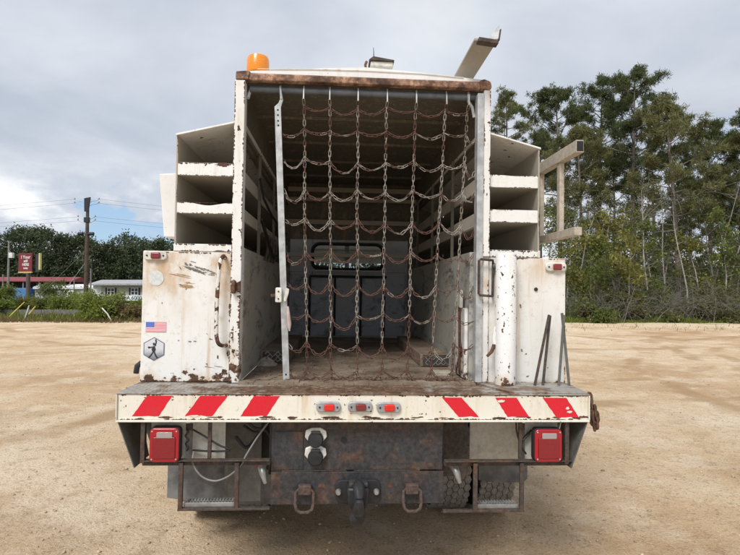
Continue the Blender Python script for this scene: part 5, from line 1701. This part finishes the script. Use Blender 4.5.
rt = random.Random(77)
tops = [(-0.745, 238), (-0.722, 236), (-0.70, 231), (-0.675, 228), (-0.652, 233), (-0.632, 230), (-0.61, 235), (-0.592, 240), (-0.572, 238), (-0.553, 236), (-0.535, 243), (-0.517, 247), (-0.50, 244), (-0.482, 238), (-0.465, 236), (-0.448, 240), (-0.430, 243), (-0.41, 240)]
flab = ['past the left picture edge', 'at the left picture edge', 'left of the small pole', 'with the round top above the billboard', 'right above the billboard', 'second round top right of the billboard', 'in the dip right of the billboard', 'left of the utility pole, lower',
        'just left of the utility pole', 'right behind the utility pole', 'lowest, right of the utility pole', 'in the low gap over the house', 'over the left house window', 'with a spiky top over the house', 'tallest over the right house window', 'beside the truck, spiky',
        'half hidden by the truck', 'behind the flank of the truck']
for k, ((tb, ty), lb) in enumerate(zip(tops, flab)):
    D = 108 + rt.uniform(-5, 8)
    X, Y = at_bearing(tb, D)
    H = 1.7 + (290 - ty) / 520 * D + rt.uniform(-0.4, 0.6)
    far_tree(X, Y, H, 600 + k, 'dark green tree in the distant tree line, ' + lb)
for k in range(16):
    D = 116 + rt.uniform(0, 8)
    tb = -0.76 + k * 0.0235
    X, Y = at_bearing(tb, D)
    far_tree(X, Y, 9.5 + rt.uniform(-1, 1.2), 700 + k, 'second row distant tree behind the one ' + flab[k])

for k in range(15):
    D = 82 + rt.uniform(-6, 10)
    tb = 0.30 + k * 0.034
    X, Y = at_bearing(tb, D)
    far_tree(X, Y, 6.0 + rt.uniform(-1.2, 2.2), 800 + k, 'far tree glimpsed low between the trunks of the right hand wood', 'far trees beyond the right hand wood')


# the far wood goes on behind the truck and out to both sides, one mass
def distant_wood():
    rng = np.random.default_rng(31)
    rd = random.Random(31)
    cent = []
    spans = [(-1.7, -0.77, 30), (-0.41, 0.29, 26), (0.82, 1.7, 28)]
    for a, b, n in spans:
        for i in range(n):
            tb = a + (b - a) * (i + rd.random()) / n
            D = rd.uniform(110, 126)
            X, Y = at_bearing(tb, D)
            H = rd.uniform(9.5, 13.5)
            for q in range(30):
                t = rd.uniform(0.03, 1)
                R = 2.8 * math.sqrt(max(0.05, 1 - ((t - 0.5) / 0.56) ** 2)) * rd.uniform(0.3, 1.1)
                an = rd.uniform(0, 2 * PI)
                cent.append((X + R * math.cos(an), Y + R * math.sin(an), H * t))
    V = scatter(cent, 50, (0.75, 0.75, 0.6), 0.55, 0.36, rng)
    o = np_mesh('distant_wood', V, quads_of(V), LM['far'])
    tag(o, 'dark mass of far woodland continuing behind the truck', 'woodland', kind='stuff')


distant_wood()

# ------------------------------------------------------------------ things beyond the yard on the left
def P(tan, D, z=0.0):
    X, Y = at_bearing(tan, D)
    return X, Y, z


WOODP = plain('creosote_pole', (0.085, 0.058, 0.042), 0.9, 0, 0.3, 4)
GREYP = plain('weathered_grey_pole', (0.22, 0.21, 0.19), 0.85, 0, 0.25, 4)
TRIM = plain('white_trim', (0.72, 0.72, 0.70), 0.6, 0, 0.06, 3, 0)
SIDING = None
m_, n, b = material('beige_siding', 0.7)
zz = n.sep(n.coord())[2]
lap = n.math('FRACT', n.math('MULTIPLY', zz, 6.0))
n.put(b.inputs['Base Color'], n.mix(n.noise(0.8, 4, 0.6), (0.46, 0.42, 0.37), (0.54, 0.50, 0.45)))
n.put(b.inputs['Normal'], n.bump(lap, 0.6, 0.02))
SIDING = m_
GREYWALL = plain('grey_trailer_wall', (0.34, 0.34, 0.35), 0.7, 0, 0.12, 1.5, 0.1)
ROOFG = plain('grey_shingles', (0.33, 0.33, 0.34), 0.85, 0, 0.2, 3)
REDROOF = plain('red_metal_roof', (0.22, 0.035, 0.042), 0.55, 0, 0.15, 1.0)
DGLASS = plain('dark_window_glass', (0.03, 0.035, 0.04), 0.15, 0, 0.2, 3, 0)
SHUT = plain('black_shutter', (0.03, 0.03, 0.034), 0.7, 0, 0.2, 5, 0)

# utility pole with crossarms, spool racks and transformers
px_, py_, _ = P(-0.546, 45)
up_ = empty('utility_pole', (px_, py_, 0))
tag(up_, 'tall brown utility pole with stacked arms left of the truck', 'utility pole')
MB().tube([(0, 0, -0.2), (0.02, 0, 5), (0.06, 0, 9.7)], [0.20, 0.165, 0.115], 12).build('pole', WOODP, up_, smooth=True)
MB().prism([(-0.18, -0.14, 8.5), (0.16, -0.14, 8.5), (0.32, -0.14, 9.75), (-0.20, -0.14, 9.65)], (0, 0.16, 0)).build('top_bracket', MT['darksteel'], up_, 0.02)
MB().box(-0.20, 0.24, -0.16, 0.10, 7.55, 8.0).build('mid_bracket', MT['darksteel'], up_, 0.02)
for z in (9.45, 9.15, 7.95, 7.65):
    for s_ in (-1, 1):
        L = 1.05 if z > 9 else 0.75
        a = MB().tube([(s_ * 0.12, -0.05, z - 0.25), (s_ * 0.45, -0.05, z - 0.05), (s_ * L * 0.8, -0.05, z), (s_ * L, -0.05, z + 0.12)], 0.022, 6).build('insulator_arm', MT['lamphousing'], up_, smooth=True)
        MB().lathe([(0.05, 0), (0.07, 0.04), (0.05, 0.08), (0.06, 0.11), (0.03, 0.15)], (s_ * L, -0.05, z + 0.10), 'Z', 8).build('insulator', MT['lamphousing'], a)
MB().box(-0.62, 0.62, -0.16, -0.04, 6.50, 6.60).build('crossarm', WOODP, up_)
for s_ in (-1, 1):
    t_ = MB().lathe([(0.12, -0.22), (0.15, -0.20), (0.15, 0.2), (0.12, 0.22)], (s_ * 0.46, -0.12, 6.56), 'X', 12).build('fuse_can', MT['darksteel'], up_, smooth=True)
px2, py2, _ = P(-0.537, 46)
MB_ = MB().tube([(px2, py2, -0.2), (px2, py2, 3.6)], [0.07, 0.06], 8).build('slim_post', GREYP, None, smooth=True)
tag(MB_, 'slim grey post just right of the tall utility pole', 'post')
px3, py3, _ = P(-0.696, 60)
sp = empty('street_pole', (px3, py3, 0))
tag(sp, 'thinner grey pole with a white box behind the billboard', 'pole')
MB().tube([(0, 0, -0.2), (0.02, 0, 7.3)], [0.15, 0.09], 10).build('pole', GREYP, sp, smooth=True)
MB().box(0.12, 0.55, -0.2, 0.2, 5.4, 6.0).build('meter_box', TRIM, sp, 0.03)
MB().tube([(0, 0, 6.6), (-1.0, -0.2, 6.9), (-1.7, -0.3, 6.85)], 0.03, 6).build('lamp_arm', GREYP, sp)
for tb, D, h, lab in ((-0.569, 50, 3.0, 'thin brown post in front of the grey trailer'), (-0.706, 40, 2.9, 'thin pale post at the left picture edge'), (-0.634, 52, 2.4, 'short lamp post before the red roof')):
    x, y, _ = P(tb, D)
    tag(MB().tube([(x, y, -0.1), (x, y, h)], [0.06, 0.05], 7).build('thin_post', GREYP, None), lab, 'post')
# overhead wires
def wire(a, b, sag, label):
    pts = []
    for i in range(17):
        t = i / 16
        p = Vector(a).lerp(Vector(b), t)
        p.z -= sag * 4 * t * (1 - t)
        pts.append(p)
    o = MB().tube(pts, 0.007, 4, cap=False).build('overhead_wire', MT['cableblk'], None, fix=False)
    tag(o, label, 'wire', 'overhead wires from the utility pole')


lx, ly, _ = P(-1.5, 62)
rx, ry, _ = P(0.1, 58)
for k, (s_, z, nm) in enumerate(((-1.05, 9.6, 'topmost'), (-0.9, 9.25, 'second'), (-0.7, 8.05, 'third'), (-0.6, 7.7, 'fourth'), (-0.2, 5.4, 'thick lower'), (-0.2, 5.0, 'lowest'))):
    wire((px_ + s_, py_, z), (lx, ly, z - 0.3), 0.5, nm + ' overhead wire running left from the tall utility pole')
    wire((px_ - s_, py_, z), (rx, ry, z - 0.2), 0.5, nm + ' overhead wire running right from the tall utility pole')
for k, (tb, D, nm) in enumerate(((-0.66, 40, 'longer'), (-0.61, 43, 'shorter'))):
    x, y, _ = P(tb, D)
    tag(MB().tube([(px_, py_, 5.2 - k), (x, y, 0.3)], 0.007, 4).build('guy_wire', MT['lamphousing'], None), nm + ' guy wire slanting down left from the utility pole', 'guy wire')
# guy guards near the yard edge
for tb0, z0, tb1, z1, D, c, nm, lab in ((-0.697, 0.08, -0.664, 1.02, 29, (0.62, 0.54, 0.10), 'guy_guard', 'long yellow guy wire guard leaning by the yard edge'), (-0.655, 0.35, -0.643, 0.78, 29, (0.60, 0.53, 0.12), 'guy_guard', 'short yellow guy wire guard right of the long one'),
                                   (-0.664, 0.05, -0.655, 0.85, 28.6, (0.55, 0.56, 0.54), 'white_stick', 'pale stick standing between the yellow guy guards'), (-0.515, 0.75, -0.496, 0.05, 27.6, (0.62, 0.60, 0.56), 'white_branch', 'bleached branch leaning against the big green bush')):
    a, b_ = P(tb0, D, z0), P(tb1, D, z1)
    mid = Vector(a).lerp(Vector(b_), 0.5) + Vector((0.03, 0, 0.04))
    tag(MB().tube([a, mid, b_], [0.035, 0.033, 0.028], 7).build(nm, plain(nm + '_paint', c, 0.6, 0, 0.2, 8), None, smooth=True), lab, 'guard' if 'guard' in nm else 'stick')
# low block wall half buried in weeds
wl = empty('low_wall', P(-0.60, 33.5))
tag(wl, 'low grey block wall in the weeds behind the yard edge', 'wall')
bm_ = MB().box(-0.39, 0.39, -0.09, 0.09, 0.0, 0.29).build('block', plain('grey_block', (0.17, 0.155, 0.135), 0.9, 0, 0.25, 5), wl, 0.012)
k = 0
for i in range(11):
    for j in range(2):
        o = bm_ if k == 0 else bm_.copy()
        if k:
            link(o, wl)
        o.location = (-4.2 + 0.8 * i + (0.4 if j % 2 else 0), 0.012 * ((i * 7 + j * 3) % 3), 0.3 * j - 0.16)
        k += 1

def mesh_text(o, parent):
    link(o)
    bpy.context.view_layer.update()
    me = bpy.data.meshes.new_from_object(o.evaluated_get(bpy.context.evaluated_depsgraph_get()))
    t_ = bpy.data.objects.new('lettering', me)
    t_.location, t_.rotation_euler = o.location, o.rotation_euler
    bpy.data.objects.remove(o)
    link(t_, parent)


# billboard on a single brown post
bx, by, _ = P(-0.664, 72)
bb = empty('billboard', (bx, by, 0), (0, 0, math.radians(-14)))
tag(bb, 'dark red billboard with white lettering on a single brown post', 'billboard')
MB().tube([(0.3, 0.25, -0.2), (0.3, 0.25, 4.3)], 0.26, 14).build('post', plain('brown_post', (0.10, 0.075, 0.065), 0.8), bb, smooth=True)
REDP = plain('billboard_red', (0.20, 0.022, 0.035), 0.6, 0, 0.08, 2, 0)
MB().box(-1.15, 1.15, 0.0, 0.18, 4.25, 6.8).build('red_panel', REDP, bb, 0.02)
MB().box(-1.15, 1.15, -0.03, 0.2, 4.05, 4.24).build('apron', plain('apron_yellow', (0.55, 0.42, 0.16), 0.7), bb, 0.01)
MB().box(1.2, 1.95, 0.5, 0.65, 4.2, 6.7).build('back_panel', plain('panel_back', (0.05, 0.05, 0.05), 0.8), bb)
MB().box(1.98, 2.18, 0.3, 0.6, 4.5, 6.8).build('yellow_edge', plain('yellow_edge_paint', (0.68, 0.60, 0.26), 0.6), bb, 0.01)
for x in (-0.8, 0.8):
    MB().bar((x, 0.1, 4.06), (x, -0.9, 3.95), 0.06, 0.06).build('lamp_arm', MT['lamphousing'], bb)
for (txt, z, s_) in (('I Your', 6.05, 0.62), ('still', 5.55, 0.5), ('HERE', 5.05, 0.5), ('today', 4.62, 0.34)):
    cu = bpy.data.curves.new('lettering', 'FONT')
    cu.body = txt
    cu.size = s_
    cu.align_x = 'CENTER'
    cu.extrude = 0.01
    cu.offset = 0.012
    cu.materials.append(TRIM)
    o = bpy.data.objects.new('lettering', cu)
    o.location = (0.12, -0.015, z)
    o.rotation_euler = (PI / 2, 0, 0)
    mesh_text(o, bb)

# long red-roofed shelter behind
rx_, ry_, _ = P(-0.63, 84)
rr = empty('red_roof_shelter', (rx_, ry_, 0), (0, 0, math.radians(6)))
tag(rr, 'long low shelter with a dull red metal roof behind the billboard', 'shelter')
MB().prism([(-8.5, -3.5, 3.12), (-8.5, 0, 3.80), (-8.5, 3.5, 3.12), (-8.5, 3.5, 3.0), (-8.5, -3.5, 3.0)], (14.5, 0, 0)).build('roof', REDROOF, rr)
for i in range(7):
    for s_ in (-3.2, 3.2):
        MB().box(-8.2 + i * 2.3, -8.05 + i * 2.3, s_ - 0.07, s_ + 0.07, -0.1, 3.0).build('post', GREYP, rr)
MB().box(-8.3, 5.8, 2.0, 2.1, 0.0, 2.9).build('back_wall', plain('dark_backwall', (0.07, 0.065, 0.06), 0.8), rr)
bt = MB()
btx, bty, _ = P(-0.672, 79)
tag(MB().box(btx - 2.6, btx + 0.9, bty, bty + 2.0, -0.05, 2.0).build('blue_container', plain('blue_tarp', (0.07, 0.20, 0.44), 0.6, 0, 0.2, 2), None, 0.05), 'blue container beneath the red roof behind the billboard post', 'container')

# grey trailer
gx, gy, _ = P(-0.588, 80)
gt = empty('grey_trailer', (gx, gy, 0), (0, 0, math.radians(2)))
tag(gt, 'long grey trailer with a white roof edge left of the utility pole', 'trailer')
MB().box(-4.4, 5.2, 0, 4.0, 0.15, 1.85).build('wall', GREYWALL, gt)
MB().prism([(-4.6, -0.2, 1.85), (-4.6, -0.2, 2.15), (-4.6, 2.0, 2.62), (-4.6, 4.2, 2.15), (-4.6, 4.2, 1.85)], (10.0, 0, 0)).build('roof', plain('white_metal_roof', (0.66, 0.66, 0.66), 0.6, 0, 0.08, 2, 0), gt)
w_ = MB()
w_.box(0.45, 1.45, -0.06, 0.0, 0.65, 1.75)
w_ = w_.build('window', TRIM, gt, 0.01)
MB().box(0.66, 1.24, -0.075, -0.062, 0.95, 1.4).build('pane', DGLASS, w_)

# pale manufactured house with shuttered windows
hx, hy, _ = P(-0.478, 76)
hs = empty('house', (hx, hy, 0), (0, 0, math.radians(-3)))
tag(hs, 'pale single-storey house with black shuttered windows beside the truck', 'house')
MB().box(-4.2, 7.0, 0, 6, 0.2, 2.45).build('wall', SIDING, hs)
MB().box(-4.23, -3.0, -0.03, 0.5, 0.2, 2.42).build('corner_panel', TRIM, hs)
MB().prism([(-4.8, -0.5, 2.40), (-4.8, -0.5, 2.55), (-4.8, 3, 3.25), (-4.8, 6.5, 2.55), (-4.8, 6.5, 2.40)], (12.4, 0, 0)).build('roof', ROOFG, hs)
MB().prism([(-4.0, -0.95, 2.38), (-3.0, -0.95, 2.62), (4.0, -0.95, 2.62), (5.0, -0.95, 2.38)], (0, 0.4, 0)).build('porch_eave', ROOFG, hs)
for x in (-1.55, 2.0, 5.0):
    wi = MB()
    for (a, b_, c, d_) in ((x - 0.55, x + 0.55, 0.95, 1.03), (x - 0.55, x + 0.55, 1.92, 2.0), (x - 0.55, x - 0.47, 1.03, 1.92), (x + 0.47, x + 0.55, 1.03, 1.92), (x - 0.05, x + 0.05, 1.03, 1.92), (x - 0.47, x - 0.05, 1.44, 1.51), (x + 0.05, x + 0.47, 1.44, 1.51)):
        wi.box(a, b_, -0.07, -0.005, c, d_)
    wi = wi.build('window', TRIM, hs)
    for (a, b_) in ((x - 0.47, x - 0.05), (x + 0.05, x + 0.47)):
        for (c, d_) in ((1.03, 1.44), (1.51, 1.92)):
            MB().box(a, b_, -0.03, -0.02, c, d_).build('pane', DGLASS, wi)
    for s_ in (-1, 1):
        MB().box(x + s_ * 0.70 - 0.13, x + s_ * 0.70 + 0.13, -0.06, -0.004, 0.92, 2.02).build('shutter', SHUT, hs)
# white banner on stakes in front of the house
nx_, ny_, _ = P(-0.452, 70)
bn = empty('banner', (nx_, ny_, 0))
tag(bn, 'white banner with dark lettering strung in front of the house', 'banner')
MB().box(-1.9, 2.6, 0.0, 0.02, 0.30, 0.98).build('sheet', plain('banner_white', (0.74, 0.77, 0.78), 0.6, 0, 0.05, 3, 0), bn)
for x in (-1.92, 2.62):
    MB().box(x - 0.03, x + 0.03, -0.02, 0.03, -0.1, 1.1).build('stake', GREYP, bn)
cu = bpy.data.curves.new('lettering', 'FONT')
cu.body = 'VA.6000 00'
cu.size = 0.72
cu.extrude = 0.004
cu.offset = 0.01
cu.materials.append(plain('banner_ink', (0.05, 0.08, 0.12), 0.7, 0, 0.1, 3, 0))
o = bpy.data.objects.new('lettering', cu)
o.location = (-1.55, -0.01, 0.40)
o.rotation_euler = (PI / 2, 0, 0)
mesh_text(o, bn)

# weathered picket fence in the wood on the right
fx, fy, _ = P(0.66, 33)
fn = empty('picket_fence', (fx, fy, 0))
tag(fn, 'dark weathered picket fence between the trunks on the far right', 'fence')
pk = MB().prism([(-0.05, 0, 0), (0.05, 0, 0), (0.05, 0, 1.30), (0, 0, 1.38), (-0.05, 0, 1.30)], (0, 0.02, 0)).build('picket', plain('weathered_wood', (0.13, 0.125, 0.12), 0.9, 0, 0.3, 6), fn)
for i in range(34):
    o = pk if i == 0 else link(pk.copy(), fn)
    o.location = (-1.2 + 0.17 * i, 0, -0.03 + 0.02 * ((i * 5) % 3))
for z in (0.4, 1.05):
    MB().box(-1.3, 4.5, 0.022, 0.07, z, z + 0.08).build('rail', bpy.data.materials['weathered_wood'], fn)
